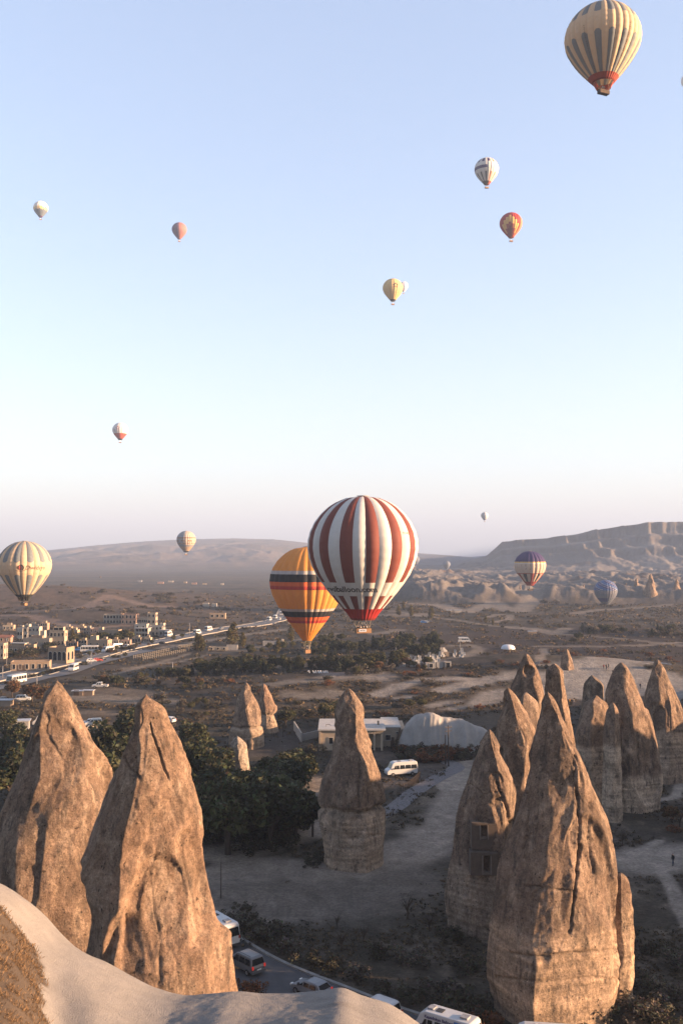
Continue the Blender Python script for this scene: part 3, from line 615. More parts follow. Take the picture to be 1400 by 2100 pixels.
# smooth pale tuff mounds
def mound(name, label, pts, depth, dback, nh=60, na=110, seed=0, col=(.22, .21, .20), flute=.5):
    """pts: outline (x, y_top) of the crest from left to right, base y last; a dome with erosion flutes"""
    base_y, outline = pts; xs = [at(p[0], p[1], depth).x for p in outline]; zt = [at(p[0], p[1], depth).z for p in outline]
    u = np.linspace(xs[0], xs[-1], na); top = catmull(xs, zt, u)
    t = np.linspace(-1, 1, nh); X, T = np.meshgrid(u, t, indexing='xy')
    zb = Hs((xs[0] + xs[-1]) / 2, depth) - .8; en = (u - u[0]) / (u[-1] - u[0]); top = zb + (top - zb) * np.clip(1 - np.abs(2 * en - 1) ** 8, 0, 1); zt_ = top[None, :]
    dback = dback * (.45 + .55 * np.clip(1 - np.abs(2 * en - 1) ** 2.5, 0, 1))[None, :] * (1 + .25 * pn(u / 3, seed, 0))[None, :]
    Y = depth + np.where(T < 0, T * dback * .42, T * dback); prof = np.clip(1 - T * T, 0, 1) ** 1.15 * (1 + .10 * pn(X / 4, T * 1.5, seed + 3.1))
    Z = zb + (zt_ - zb) * prof
    fl = np.abs(pn(X / 1.9, seed, .3 * T)) * 2; Z = Z - flute * (fl - .3) * sst(0, .5, np.abs(T)) * (1 - sst(.8, 1, np.abs(T))) * np.clip((zt_ - zb) / 4, .2, 1)
    Z = Z + .45 * fbm(X / 2.2, Y / 2.2, seed, 4) * prof
    X = X + .5 * pn(Y / 3, Z / 2, seed)
    n2 = fbm(X / 2, Y / 2, Z / 2, 3); c = np.array(col) * (1 + .16 * n2 - .10 * fl * .5)[..., None]
    v = np.stack([X, Y, Z], -1).reshape(-1, 3); org = Vector((float(np.mean(xs)), depth, zb)); v = v - np.array(org)
    m = mat('pale_tuff', (.4, .4, .4), rough=.95, var=.12, scale=.8, attr=True, bump=.05, bscale=4, spec=.1, speck=.12, spscale=9)
    o = obj(name, np_mesh(name, v, grid_faces(nh, na), m, True, np.clip(c, .02, .7).reshape(-1, 3)), loc=org)
    return add_prop(o, label, 'rock mound', 'pale tuff lumps')
mound('tuff_mound', 'long smooth whitish tuff mound beside the flat-roofed building', (1545, [(812, 1492), (830, 1479), (850, 1468), (870, 1463), (890, 1463), (905, 1470), (925, 1474), (945, 1476), (965, 1484), (990, 1488), (1018, 1494)]), 214, 11, seed=1, flute=.9)
mound('tuff_mound', 'white wavy tuff bank behind the walkers, near the ploughed field', (1400, [(1200, 1376), (1225, 1362), (1260, 1359), (1300, 1360), (1340, 1362), (1372, 1372)]), 330, 9, seed=3, flute=.9)

# ------------------------------------------------------------------ pale ridge the photographer stands on
def ridge():
    sil = [(-900, 1500), (-400, 1640), (-120, 1760), (0, 1815), (40, 1845), (75, 1884), (120, 1926), (160, 1950), (200, 1968), (260, 2000), (310, 2024), (370, 2038), (420, 2035), (480, 2030), (540, 2035), (600, 2033), (660, 2028), (706, 2024), (740, 2038), (800, 2058), (850, 2088), (900, 2130), (1100, 2350), (1500, 2900)]
    D = 9.0
    xs = np.array([at(p[0], p[1], D).x for p in sil]); zs = np.array([at(p[0], p[1], D).z for p in sil])
    ux = np.concatenate([np.linspace(-30, -5, 26)[:-1], np.linspace(-5, 4.5, 420), np.linspace(4.5, 30, 26)[1:]])
    uy = np.concatenate([np.linspace(-25, 4, 30)[:-1], np.linspace(4, 10.5, 300), np.linspace(10.5, 60, 60)[1:]])
    X, Y = np.meshgrid(ux, uy)
    crest = catmull(xs, zs, np.clip(X, xs[0], xs[-1]))
    dy = Y - D + .25 * pn(X / 1.2, 0.2, 0.7) * 0
    # in front of the crest the ground rises gently to the photographer; behind it drops away
    front = .27 * np.clip(-dy, 0, 6) - .016 * np.clip(-dy, 0, 6) ** 2
    back = np.where(dy > 0, .35 * dy + .42 * np.clip(dy, 0, 1.5) ** 2 * .5 + .85 * np.clip(dy - 1, 0, None), 0)
    Z = crest + front - back - .02
    # gully and hump on the left, soft undulations
    g = -.15 * np.exp(-((X + .288 * Y) / (.030 * Y)) ** 2) * sst(8.7, 7.6, Y) * (Y > 4)
    hmp = .12 * np.exp(-((X + .34 * Y) / (.05 * Y)) ** 2) * sst(8.6, 7.4, Y)
    g2 = -.06 * np.exp(-((X + 1.35 + .5 * (Y - 8)) / .45) ** 2) * sst(8.5, 7.2, Y) + .05 * np.exp(-((X + .2) / .8) ** 2) * sst(8.4, 7.0, Y)
    Z = Z + g + hmp + g2
    Z = Z + (.014 * fbm(X / .6, Y / .6, 2.2, 3) + .004 * fbm(X / .13, Y / .13, 7.7, 3) + .005 * fbm(X / .035, Y / .035, 1.7, 2)) * sst(10.6, 9.3, Y)
    far = np.hypot(X, np.minimum(Y - 2, 0)); Z = Z - .6 * np.clip(np.abs(X) - 7, 0, None) - .5 * np.clip(-Y - 4, 0, None)
    Z = np.maximum(Z, -1.0) + np.where(Y > 12, .5 * fbm(X / 5, Y / 5, 3, 3), 0)
    n1 = fbm(X / .8, Y / .8, 5.5, 4); n2 = fbm(X / .16, Y / .16, 2.5, 3)
    c = np.array([.195, .182, .170]) * (1 + .10 * n1 + .08 * n2)[..., None]
    stain = sst(.15, .45, fbm(X / .5, Y / .35, 12.5, 4) - .2 * sst(.3, 1.5, np.abs(X - .25))); c = lerp(c, np.array([.11, .088, .07]), (.5 * stain * sst(-.6, .2, X) )[..., None])
    pg = sst(.02, -.02, X / Y + .302 + .030 * n1 + .012 * n2) * sst(8.62, 8.35, Y + .25 * n1) * sst(3.5, 4.2, Y) * (Y > 3); pg = sst(.25, .6, pg + .25 * n1); c = lerp(c, np.array([.060, .043, .030]), (.9 * pg)[..., None])
    low = sst(14, 20, Y); c = lerp(c, np.array([.20, .165, .135]), low[..., None])
    m = mat('gritty_pale_tuff', (.4, .4, .4), rough=.95, var=.10, scale=6, attr=True, bump=.016, bscale=75, spec=.1, speck=.22, spscale=120)
    v = np.stack([X, Y, Z], -1).reshape(-1, 3)
    o = obj('tuff_ridge', np_mesh('tuff_ridge', v, grid_faces(len(uy), len(ux)), m, True, np.clip(c, .02, .7).reshape(-1, 3)))
    add_prop(o, kind='structure')
    # dry grass on the left of the ridge: thousands of blades
    rg = np.random.default_rng(4); sel = np.argwhere((pg > .45) & (fbm(X / .12, Y / .12, 3.3, 3) > -.02) & (X > -4.2) & (X < -1.1) & (Y > 4) & (Y < 9)); n = 60000
    pick = sel[rg.integers(0, len(sel), n)]; px = X[pick[:, 0], pick[:, 1]] + rg.uniform(-.02, .02, n); py = Y[pick[:, 0], pick[:, 1]] + rg.uniform(-.02, .02, n); pz = Z[pick[:, 0], pick[:, 1]]
    L = rg.uniform(.008, .042, n) * py / 7; az = rg.uniform(0, 6.28, n); tl = rg.uniform(.2, 1.2, n); wd = rg.uniform(.0010, .0022, n)
    tx, ty, tz = np.cos(az) * np.sin(tl), np.sin(az) * np.sin(tl), np.cos(tl); sx, sy = -np.sin(az), np.cos(az)
    a = np.stack([px - sx * wd, py - sy * wd, pz - .005], -1); b = np.stack([px + sx * wd, py + sy * wd, pz - .005], -1)
    c1 = np.stack([px + tx * L * .6 + sx * wd * .7, py + ty * L * .6 + sy * wd * .7, pz + tz * L * .65], -1); d1 = np.stack([px + tx * L, py + ty * L, pz + tz * L * .8 ], -1)
    vv = np.stack([a, b, c1, d1], 1).reshape(-1, 3); q = np.arange(n)[:, None] * 4; ff = np.concatenate([np.concatenate([q, q + 1, q + 2], 1), np.concatenate([q, q + 2, q + 3], 1)])
    cc = np.repeat(np.array([.17, .105, .055])[None] * rg.uniform(.25, 1.3, n)[:, None] * np.array([1, 1, 1]), 4, 0)
    mg = mat('dry_grass', (.3, .2, .1), rough=.8, var=0, attr=True, transl=.25)
    add_prop(obj('dry_grass', np_mesh('dry_grass', vv, ff, mg, False, cc)), 'tuft of rusty dry grass in the gully of the pale ridge', 'grass', kind='stuff')
ridge()
# ------------------------------------------------------------------ hot-air balloons
PROF = {  # height above the widest ring and radius, both in diameters
    'round': ([.455, .452, .44, .41, .36, .28, .16, 0, -.14, -.28, -.41, -.53, -.63, -.70], [.012, .06, .13, .215, .30, .385, .462, .5, .482, .423, .335, .24, .155, .105]),
    'point': ([.46, .457, .445, .415, .36, .28, .16, 0, -.15, -.30, -.45, -.60, -.73, -.82], [.012, .06, .13, .215, .30, .385, .462, .5, .478, .414, .325, .222, .125, .062]),
    'scoop': ([.455, .452, .44, .41, .36, .28, .16, 0, -.14, -.28, -.41, -.53, -.60, -.64], [.012, .06, .13, .215, .30, .385, .462, .5, .478, .41, .325, .23, .17, .135])}
FAB = {}
def fab(name, c, tr=.14):
    FAB[name] = mat('fabric_' + name, c, rough=.7, var=.07, scale=.7, transl=tr, spec=.2, bump=.03, bscale=1.1); return FAB[name]
for nme, cc in dict(cream=(.52, .50, .47), maroon=(.16, .045, .034), scarlet=(.30, .022, .018), orange=(.56, .25, .055), amber=(.56, .22, .03), mist=(.36, .33, .31), black=(.018, .018, .02), vermilion=(.50, .10, .03), crimson=(.34, .035, .025),
                 tan=(.52, .395, .265), slate=(.185, .205, .215), white=(.60, .58, .57), violet=(.045, .032, .10), coal=(.03, .032, .03), coral=(.52, .16, .09), gold=(.56, .34, .10), rust=(.30, .06, .04), wine=(.17, .028, .02), steel=(.10, .12, .14),
                 plum=(.07, .035, .085), sunlit_plum=(.26, .10, .085), butter=(.56, .40, .18), lilac=(.42, .40, .50), dot=(.20, .17, .21), pewter=(.13, .14, .17), redcone=(.42, .085, .055), ash=(.24, .245, .26), sand=(.40, .29, .20), umber=(.22, .12, .07), navy=(.03, .035, .08), haze=(.15, .17, .21), cobalt=(.06, .11, .24), indigo=(.05, .055, .15), peach=(.50, .38, .30), olive=(.12, .11, .05)).items(): fab(nme, tuple(q * (1.0 if nme in ('tan', 'orange', 'amber') else .9) for q in cc), .30 if nme in ('orange', 'amber', 'tan', 'slate') else .14)
M_WICKER = mat('wicker', (.20, .11, .055), rough=.8, var=.35, scale=14, bump=.02, bscale=40)
M_WICKD = mat('dark_wicker', (.055, .036, .026), rough=.8, var=.35, scale=14, bump=.02, bscale=40)
M_PAD = mat('dark_leather_rim', (.03, .022, .018), rough=.6)
M_STEEL = mat('burner_steel', (.35, .34, .33), rough=.35, metal=.9)
M_ROPE = mat('rigging_rope', (.30, .25, .18), rough=.9)
M_INK = mat('printed_ink', (.022, .016, .016), rough=.8, var=0)
M_INKR = mat('printed_red', (.35, .07, .05), rough=.8, var=0)
M_INKB = mat('printed_brown', (.045, .022, .015), rough=.8, var=0)
M_INKG = mat('printed_grey', (.18, .16, .17), rough=.8, var=0)
M_BANNER = mat('pale_banner', (.34, .36, .42), rough=.7, var=.05)

def prof_r(P, D, h):
    hs, rs = PROF[P]; return catmull(hs[::-1], rs[::-1], np.asarray(h) / D) * D
def surf(P, D, N, rot, phi, h, off=0.0, bl=.035):
    """point on the envelope at angle phi (0 = towards -Y, positive to the right) and height h above the widest ring"""
    s = ((phi - rot) / (2 * np.pi / N)) % 1.0
    r = prof_r(P, D, h) * (1 + bl * np.sin(np.pi * s)) + off
    return np.stack([r * np.sin(phi), -r * np.cos(phi), h], -1)
def text_mesh(body, size, shear=0.0, bold=0.0):
    cu = bpy.data.curves.new('lettering', 'FONT'); cu.body = body; cu.size = size; cu.align_x = 'CENTER'; cu.align_y = 'CENTER'; cu.shear = shear; cu.offset = bold; cu.resolution_u = 3
    o = bpy.data.objects.new('lettering', cu); COL.objects.link(o); dg = bpy.context.evaluated_depsgraph_get(); dg.update()
    me = bpy.data.meshes.new_from_object(o.evaluated_get(dg)); bpy.data.objects.remove(o)
    n = len(me.vertices); v = np.zeros(n * 3); me.vertices.foreach_get('co', v)
    return me, v.reshape(-1, 3)
def wrap_mesh(me, v, P, D, N, rot, phi, h, m, off=.06):
    """lay a flat mesh (x right, y up) onto the envelope"""
    hh = h + v[:, 1] * .93; r = prof_r(P, D, np.full(len(v), h)); r2 = np.maximum(prof_r(P, D, hh), .3)
    p = surf(P, D, N, rot, phi + v[:, 0] / r2, hh, off)
    me.vertices.foreach_set('co', p.astype(np.float32).ravel()); me.materials.clear(); me.materials.append(m); me.update(); return me
def lettering(root, zc, body, P, D, N, rot, phi, h, size, m, shear=0.0, bold=0.0, down=False, name='lettering', off=.06):
    if down:
        allv, allf = [], []
        hh = h
        for ch in body:
            me, v = text_mesh(ch, size, bold=bold); rr = float(prof_r(P, D, hh)); k = min(1.0, rr / (.36 * D)); v = v * np.array([k, 1, 1])
            p = surf(P, D, N, rot, phi + v[:, 0] / rr, hh + v[:, 1], off); b = len(allv); allv += [tuple(q) for q in p]
            allf += [tuple(b + i for i in f.vertices) for f in me.polygons]; bpy.data.meshes.remove(me); hh -= size * 1.02
        me = bpy.data.meshes.new(name); me.from_pydata(allv, [], allf); me.materials.append(m)
    else:
        me, v = text_mesh(body, size, shear, bold); me = wrap_mesh(me, v, P, D, N, rot, phi, h, m, off)
    return obj(name, me, root, (0, 0, zc))
def disc(root, zc, P, D, N, rot, phi, h, rx, rz, m, a0=0, a1=360, inner=0.0, name='emblem', off=.07, dx=0, dy=0):
    n = 28; t = np.radians(np.linspace(a0, a1, n)); o = np.stack([dx + rx * np.cos(t), dy + rz * np.sin(t), 0 * t], -1); i = np.stack([dx + inner * rx * np.cos(t), dy + inner * rz * np.sin(t), 0 * t], -1)
    v = np.concatenate([o, i]); j = np.arange(n - 1); me = np_mesh(name, v, np.stack([j, j + 1, n + j + 1, n + j], -1), m, False)
    me = wrap_mesh(me, v, P, D, N, rot, phi, h, m, off); return obj(name, me, root, (0, 0, zc))

def gore_mesh(P, D, N, pat, k, rows, ncol, bl):
    """one cloth gore from crown to mouth; local angle 0..2pi/N"""
    hs = PROF[P][0]; ht, hb = hs[0] * D, hs[-1] * D
    dl = 2 * np.pi / N; s = np.linspace(0, 1, ncol + 1); u = rows
    S, U = np.meshgrid(s, u); h = ht + (hb - ht) * U
    r = prof_r(P, D, h) * (1 + bl * np.sin(np.pi * S)); ph = dl * S
    # fine billow between the load tapes
    r = r * (1 + .004 * np.sin(U * 90 + k) * np.sin(np.pi * S))
    v = np.stack([r * np.sin(ph), -r * np.cos(ph), h], -1).reshape(-1, 3)
    sm = (S[:-1, :-1] + S[1:, 1:]) / 2; um = (U[:-1, :-1] + U[1:, 1:]) / 2
    return v, grid_faces(len(u), ncol + 1)[:, ::-1], [pat(k, a, b) for a, b in zip(sm.ravel(), um.ravel())]
def mesh_from(name, v, f, names):
    ms = sorted(set(names)); ix = {n: i for i, n in enumerate(ms)}
    return np_mesh(name, v, f, [FAB[n] for n in ms], True, mi=[ix[n] for n in names])
_bask = {}
def basket_parts(root, bw, bd, bh, gap, mouth_r, dark=False, yaw=.25, simple=False):
    """wicker basket with padded rim, uprights, burner and rigging; the floor lies at the root"""
    mw = M_WICKD if dark else M_WICKER
    b = MB(); t = .06
    b.box(-bw/2, bw/2, -bd/2, -bd/2 + t, .05, bh).box(-bw/2, bw/2, bd/2 - t, bd/2, .05, bh).box(-bw/2, -bw/2 + t, -bd/2 + t, bd/2 - t, .05, bh).box(bw/2 - t, bw/2, -bd/2 + t, bd/2 - t, .05, bh).box(-bw/2 + .01, bw/2 - .01, -bd/2 + .01, bd/2 - .01, 0, .05)
    if not simple:
        for q in range(5): z = .15 + q * (bh - .2) / 5; b.box(-bw/2 - .02, bw/2 + .02, -bd/2 - .02, -bd/2 - .001, z, z + .09).box(bw/2 + .001, bw/2 + .02, -bd/2, bd/2, z, z + .09)
    bk = b.build('basket', mw, root, rz=yaw)
    MB().tube([(-bw/2, -bd/2, bh), (bw/2, -bd/2, bh), (bw/2, bd/2, bh), (-bw/2, bd/2, bh), (-bw/2, -bd/2, bh)], .07, 6).build('padded_rim', M_PAD, bk)
    if simple:
        MB().tube([(0, 0, bh), (0, 0, bh + gap * .5)], .22, 6).build('burner', M_STEEL, root, rz=yaw)
    else:
        fr = MB(); zz = bh + .95
        for x in (-bw * .3, bw * .3):
            for y in (-bd * .3, bd * .3): fr.tube([(x * 1.3, y * 1.3, bh), (x * .6, y * .6, zz)], .03, 5)
        fr.tube([(-bw * .18, -bd * .18, zz), (bw * .18, -bd * .18, zz), (bw * .18, bd * .18, zz), (-bw * .18, bd * .18, zz), (-bw * .18, -bd * .18, zz)], .035, 5)
        fr.build('burner_frame', M_STEEL, root, rz=yaw)
        for x in (-.28, .28): MB().tube([(x, 0, zz - .15), (x, 0, zz + .1), (x, 0, zz + .45)], [.10, .16, .19], 8).build('burner', M_STEEL, root, rz=yaw)
    rp = MB()
    for k in range(4 if simple else 12):
        a = 2 * math.pi * k / (4 if simple else 12) + .2; e = (mouth_r * math.cos(a), mouth_r * math.sin(a), bh + gap)
        q = (math.copysign(bw * .42, math.cos(a)), math.copysign(bd * .42, math.sin(a)), bh)
        if simple: rp.tube([q, e], .05, 4, cap=False)
        else: MB().tube([q, e], .022, 4, cap=False).build('rope', M_ROPE, root)
    if simple: add_prop(rp.build('rigging', M_ROPE, root), kind='stuff')
    return bk
B_ALL = {}
def balloon(label, cx, cy, wpx, Y, P='round', N=24, rot=0.0, pat=None, breaks=(), split=False, basket=(3.4, 1.7, 1.15), gap=2.0, dark=False, ncol=6, nrow=46, crown='mist', bl=.035, group='hot-air balloons', yaw=.25, lean=(0, 0)):
    c = at(cx, cy, Y); D = wpx / FPX * Y * .97
    hs = PROF[P][0]; zc = -hs[-1] * D + gap + basket[2]          # widest ring above the basket floor
    root = empty('hot_air_balloon', c - Vector((0, 0, zc))); add_prop(root, label, 'balloon', group)
    rows = np.array(sorted(set(np.round(np.concatenate([np.linspace(0, 1, nrow), [b - .0015 for b in breaks], [b + .0015 for b in breaks]]), 5)))); rows = rows[(rows >= 0) & (rows <= 1)]
    pat = pat or (lambda k, s, u: 'white')
    if split:
        cache = {}
        for k in range(N):
            v, f, nm = gore_mesh(P, D, N, pat, k, rows, ncol, bl); key = tuple(nm)
            if key not in cache: cache[key] = mesh_from('gore', v, f, nm)
            obj('gore', cache[key], root, (0, 0, zc), rot + k * 2 * math.pi / N)
    else:
        vs, fs, ns, b = [], [], [], 0
        for k in range(N):
            v, f, nm = gore_mesh(P, D, N, pat, k, rows, ncol, bl); a = rot + k * 2 * math.pi / N; ca, sa = math.cos(a), math.sin(a)
            vs.append(np.stack([v[:, 0] * ca - v[:, 1] * sa, v[:, 0] * sa + v[:, 1] * ca, v[:, 2]], -1)); fs.append(f + b); ns += nm; b += len(v)
        obj('envelope', mesh_from('envelope', np.concatenate(vs), np.concatenate(fs), ns), root, (0, 0, zc))
    r0 = PROF[P][1][0] * D; cr = MB().tube([(0, 0, hs[0] * D - .02), (0, 0, hs[0] * D + .10)], [r0 * 5.2, r0 * 4.6], 20); cr.build('crown_cap', FAB[crown], root, (0, 0, zc), smooth=True)
    mr = PROF[P][1][-1] * D
    basket_parts(root, *basket, gap, mr, dark, yaw, simple=not split)
    B_ALL[label] = (root, zc, P, D, N, rot)
    return root, zc, P, D, N, rot
T = (lambda k: 2 * math.pi * k / 360)
def rounded(s, e, w=.5, asp=.06):
    """True inside a round-ended stripe: s across 0..1, e = distance (in u) from the end, positive inside"""
    x = abs(s - .5) / w
    if x > 1: return False
    return e > asp * (1 - math.sqrt(max(0, 1 - x * x)))

# big red-brown and cream striped balloon
def p_big(k, s, u):
    if u > .905: return 'scarlet' if u < .985 else 'wine'
    if .695 < u < .80: return 'cream'
    return 'maroon' if k % 2 == 0 else 'cream'
BB = balloon('huge balloon with maroon and cream vertical stripes and a scarlet mouth', 744, 1117, 226, 240, 'round', 26, T(1.8), p_big, (.695, .80, .905, .985), True, (3.7, 1.7, 1.2), 2.0, nrow=56, ncol=7, yaw=.30)
lettering(*BB[:2], 'royalballoon.com', *BB[2:], T(-26), -.735 * BB[3] * 0 + (.455 - .748 * 1.155) * BB[3], 2.05, M_INK, bold=.035)
lettering(*BB[:2], 'TC-BRI', *BB[2:], T(50), .10 * BB[3], .75, M_INKB)
bn = MB().box(-1.35, .55, -.03, 0, .35, 1.0).build('banner', M_BANNER, BB[0], (.27, -.93, 0), .30)
me_, v_ = text_mesh('ROYAL', .42, bold=.02); me_.materials.append(M_INK); lo = obj('lettering', me_, bn, (-.4, -.036, .67)); lo.rotation_euler = (R(90), 0, 0)

# orange balloon with dark and red bands
OB = [(.255, 'orange'), (.292, 'mist'), (.372, 'black'), (.415, 'vermilion'), (.452, 'crimson'), (.655, 'orange'), (.683, 'mist'), (.742, 'black'), (.778, 'vermilion'), (.808, 'crimson'), (.885, 'orange'), (1.01, 'amber')]
def p_or(k, s, u):
    for e, n in OB:
        if u < e: return n if n != 'black' or abs(s - .5) < .47 else 'mist'
BO = balloon('orange balloon with black, grey and red bands, hanging low over the dark tree belt', 630, 1190, 154, 330, 'point', 28, T(3), p_or, [e for e, _ in OB[:-1]], True, (1.9, 1.5, 1.25), 3.0, ncol=8, yaw=.5)
lettering(*BO[:2], 'TC-BUV', *BO[2:], T(11), -.01 * BO[3] - .1 * BO[3], .80, M_INKB)

# tan balloon with slate tongues, upper right
def tongues(k, s, u, up, lo0, lo1, base, mark):
    if k % 2 == 0:
        if u < up and rounded(s, up - u, .46, .035): return mark
        if lo0 < u < lo1 and rounded(s, u - lo0, .46, .03): return mark
    return base
def p_tan(k, s, u):
    if u > .93: return 'rust' if u < .985 else 'wine'
    return tongues(k, s, u, .30, .52, .93, 'tan', 'slate')
BT = balloon('tan balloon with slate tongues and a red mouth, cut by the top of the picture', 1235, 78, 157, 300, 'scoop', 32, T(-6), p_tan, (.30, .52, .93, .985), True, (3.6, 1.6, 1.1), 2.3, True, nrow=90, ncol=8, yaw=.42)
for ph in (29, -43): lettering(*BT[:2], 'KAPADOKYABALLOONS.COM', *BT[2:], T(ph), -.035 * BT[3], .55 * BT[3] / 23, M_INKB, down=True, off=.14)
# flared red scoop below the mouth
def scoop(root, zc, P, D, m, gap, nm='scoop'):
    r0 = PROF[P][1][-1] * D; h0 = PROF[P][0][-1] * D; n = 40; a = np.linspace(-2.1, 2.1, n) + math.pi
    v = []; 
    for t, rr, dz in ((0, 1.0, 0.0), (.5, .86, -.5), (1, .74, -.95)): v.append(np.stack([rr * r0 * np.sin(a), -rr * r0 * np.cos(a), h0 + dz * gap * (1 + 0 * a)], -1))
    me = np_mesh(nm, np.concatenate(v), grid_faces(3, n), m, True); obj(nm, me, root, (0, 0, zc))
scoop(BT[0], BT[1], BT[2], BT[3], FAB['rust'], 1.7)

# tan balloon with slate tongues low on the left
def p_dw(k, s, u):
    if u > .955: return 'coal'
    return tongues(k, s, u, .385, .60, .955, 'tan', 'slate')
BD = balloon('tan balloon with long slate tongues and a round emblem, floating above the houses', 51, 1157, 107, 415, 'scoop', 24, T(-7), p_dw, (.385, .60, .955), True, (2.6, 1.5, 1.1), 2.6, nrow=90, ncol=8, yaw=-.55)
lettering(*BD[:2], 'KAPADOKYABALLOONS.COM', *BD[2:], T(-15), -.10 * BD[3], .48, M_INKB, down=True, off=.14)
lettering(*BD[:2], 'Dwidaya', *BD[2:], T(42), -.068 * BD[3], 2.5, M_INKB, shear=.25)
disc(*BD[:2], *BD[2:], T(9), -.062 * BD[3], 1.25, 1.15, M_INKB, 90, 270); disc(*BD[:2], *BD[2:], T(9), -.062 * BD[3], .55, 1.15, M_INKR, name='emblem', off=.10); disc(*BD[:2], *BD[2:], T(9), -.062 * BD[3], 1.5, 1.4, M_INKB, -60, 80, .62); disc(*BD[:2], *BD[2:], T(9), -.062 * BD[3], 2.2, .9, M_INKB, 200, 330, .85, dy=-.75)
scoop(BD[0], BD[1], BD[2], BD[3], FAB['coal'], 1.9)

# white balloon with violet dashes
def p_wv(k, s, u):
    a = (k + .5) / 24 * 360; a = (a + 180) % 360 - 180
    if u > .90: return 'coal' if a < 30 else 'rust'
    if k % 2 == 0 and .08 < u < .26 and rounded(s, min(.26 - u, u - .08), .42, .02): return 'violet' if a < 25 else 'coral'
    if .40 < u < .505 and a < 2: return 'violet'
    if k % 2 == 1 and u > .62 and rounded(s, u - .62, .40, .02): return 'coal' if a < 15 else 'coral'
    return 'cream'
balloon('white balloon with violet dashes, one thick violet bar and a black mouth', 997, 346, 50, 880, 'round', 24, T(-4), p_wv, (.26, .40, .505, .62, .90), gap=2.2)
# flame balloon
def p_fl(k, s, u):
    a = (k + .5) / 24 * 360; a = (a + 180) % 360 - 180; d = abs(int(round((a + 8) / 15)))
    top = [.20, .28, .40, .54, .70, .9][min(d, 5)]; t2 = [.48, .56, .70, .86, .95, 1][min(d, 5)]; t3 = [.62, .70, .84, .95, 1, 1][min(d, 5)]
    if u > .95: return 'wine'
    return 'wine' if u > t3 else 'rust' if u > t2 else 'gold' if (u > top and d < 4) else 'scarlet' if a < 60 else 'coral'
balloon('red balloon with a stepped yellow flame', 1047, 457, 47, 936, 'round', 24, T(-7.5), p_fl, (.24, .32, .46, .60, .74), gap=2.6)
balloon('small balloon, white above, golden in the middle and dark below', 84, 426, 30, 1470, 'round', 20, 0, lambda k, s, u: 'white' if u < .40 + .03 * (k % 3) else 'butter' if u < .55 + .04 * (k % 2) else 'steel' if u < .93 else 'plum', gap=2.6)
balloon('small plum balloon with its sunlit side tinted pinker, covered in pale dots', 368, 470, 31, 1420, 'round', 24, 0, lambda k, s, u: ('dot' if (int(u * 16) + k) % 2 == 0 and abs(s - .5) < .25 and abs((u * 16) % 1 - .5) < .28 and u < .8 else ('sunlit_plum' if k < 7 else 'plum')), gap=2.6, nrow=64)  # right-hand gores of the plum cloth coloured as if sunlit
BY = balloon('yellow balloon with a flower-like emblem and a dark mouth', 805, 590, 42, 1050, 'round', 20, 0, lambda k, s, u: 'coal' if u > .93 else 'butter', gap=2.8)
for q in range(5): disc(*BY[:2], *BY[2:], T(14), -.0 * BY[3], .95, .95, M_INKR if q in (2, 3) else M_INKB, name='emblem', dx=2.0 * math.cos(1.256 * q + 1.57), dy=2.0 * math.sin(1.256 * q + 1.57), inner=.35)
lettering(*BY[:2], 'Hi', *BY[2:], T(56), -.02 * BY[3], 2.6, M_INKB)
balloon('pale distant balloon half hidden by the yellow one', 827, 586, 19, 2000, 'round', 16, 0, lambda k, s, u: 'lilac' if u > .72 or k % 4 == 0 else 'white', gap=3)
BR = balloon('white balloon with a red lower cone and red ring emblem', 247, 881, 32, 1375, 'round', 20, 0, lambda k, s, u: 'coal' if u > .92 else 'redcone' if u > .66 else 'rust' if u > .635 else 'white', (.635, .66, .92), gap=2.8)
for q in range(5): disc(*BR[:2], *BR[2:], T(-7), .06 * BR[3], .8, .8, M_INKR, name='emblem', dx=2.1 * math.cos(1.256 * q + 1.57), dy=2.1 * math.sin(1.256 * q + 1.57))
lettering(*BR[:2], 'AR', *BR[2:], T(-38), -.08 * BR[3], 3.6, M_INKG, bold=.1)
balloon('tiny whitish balloon above the mesa', 993, 1057, 15, 2600, 'round', 16, 0, lambda k, s, u: 'ash' if k > 9 or u > .8 else 'white', gap=3)
# beige banded balloon before the mountain
def p_be(k, s, u):
    if u > .94: return 'coal'
    if .30 < u < .34 or .36 < u < .375: return 'umber'
    if .44 < u < .50 and k % 3 and s > .25: return 'umber'
    if .57 < u < .60: return 'umber' if k % 2 else 'sand'
    if u > .66: return 'sand' if u > .74 else 'ash'
    return 'ash' if k > 12 and u < .3 else ('sand' if s < .2 else 'peach' if k < 12 else 'ash')
balloon('beige and grey banded balloon before the hazy mountain', 382, 1106, 39, 1120, 'round', 24, 0, p_be, (.30, .34, .36, .375, .44, .50, .57, .60, .66, .74, .94), gap=2.2, nrow=60)
balloon('dark blue balloon behind the tan emblem balloon, close to the ground', 22, 1222, 26, 980, 'round', 20, 0, lambda k, s, u: 'navy' if u < .6 else 'ash' if u < .9 else 'wine', gap=2)
balloon('tiny dark balloon beside the rim of the huge striped balloon', 851, 1147, 18, 1900, 'round', 16, 0, lambda k, s, u: 'haze' if u < .9 else 'navy', gap=3)
balloon('tiny blue balloon before the foot of the mesa', 915, 1157, 16, 1780, 'round', 16, 0, lambda k, s, u: 'haze' if k % 5 else 'steel', gap=2)
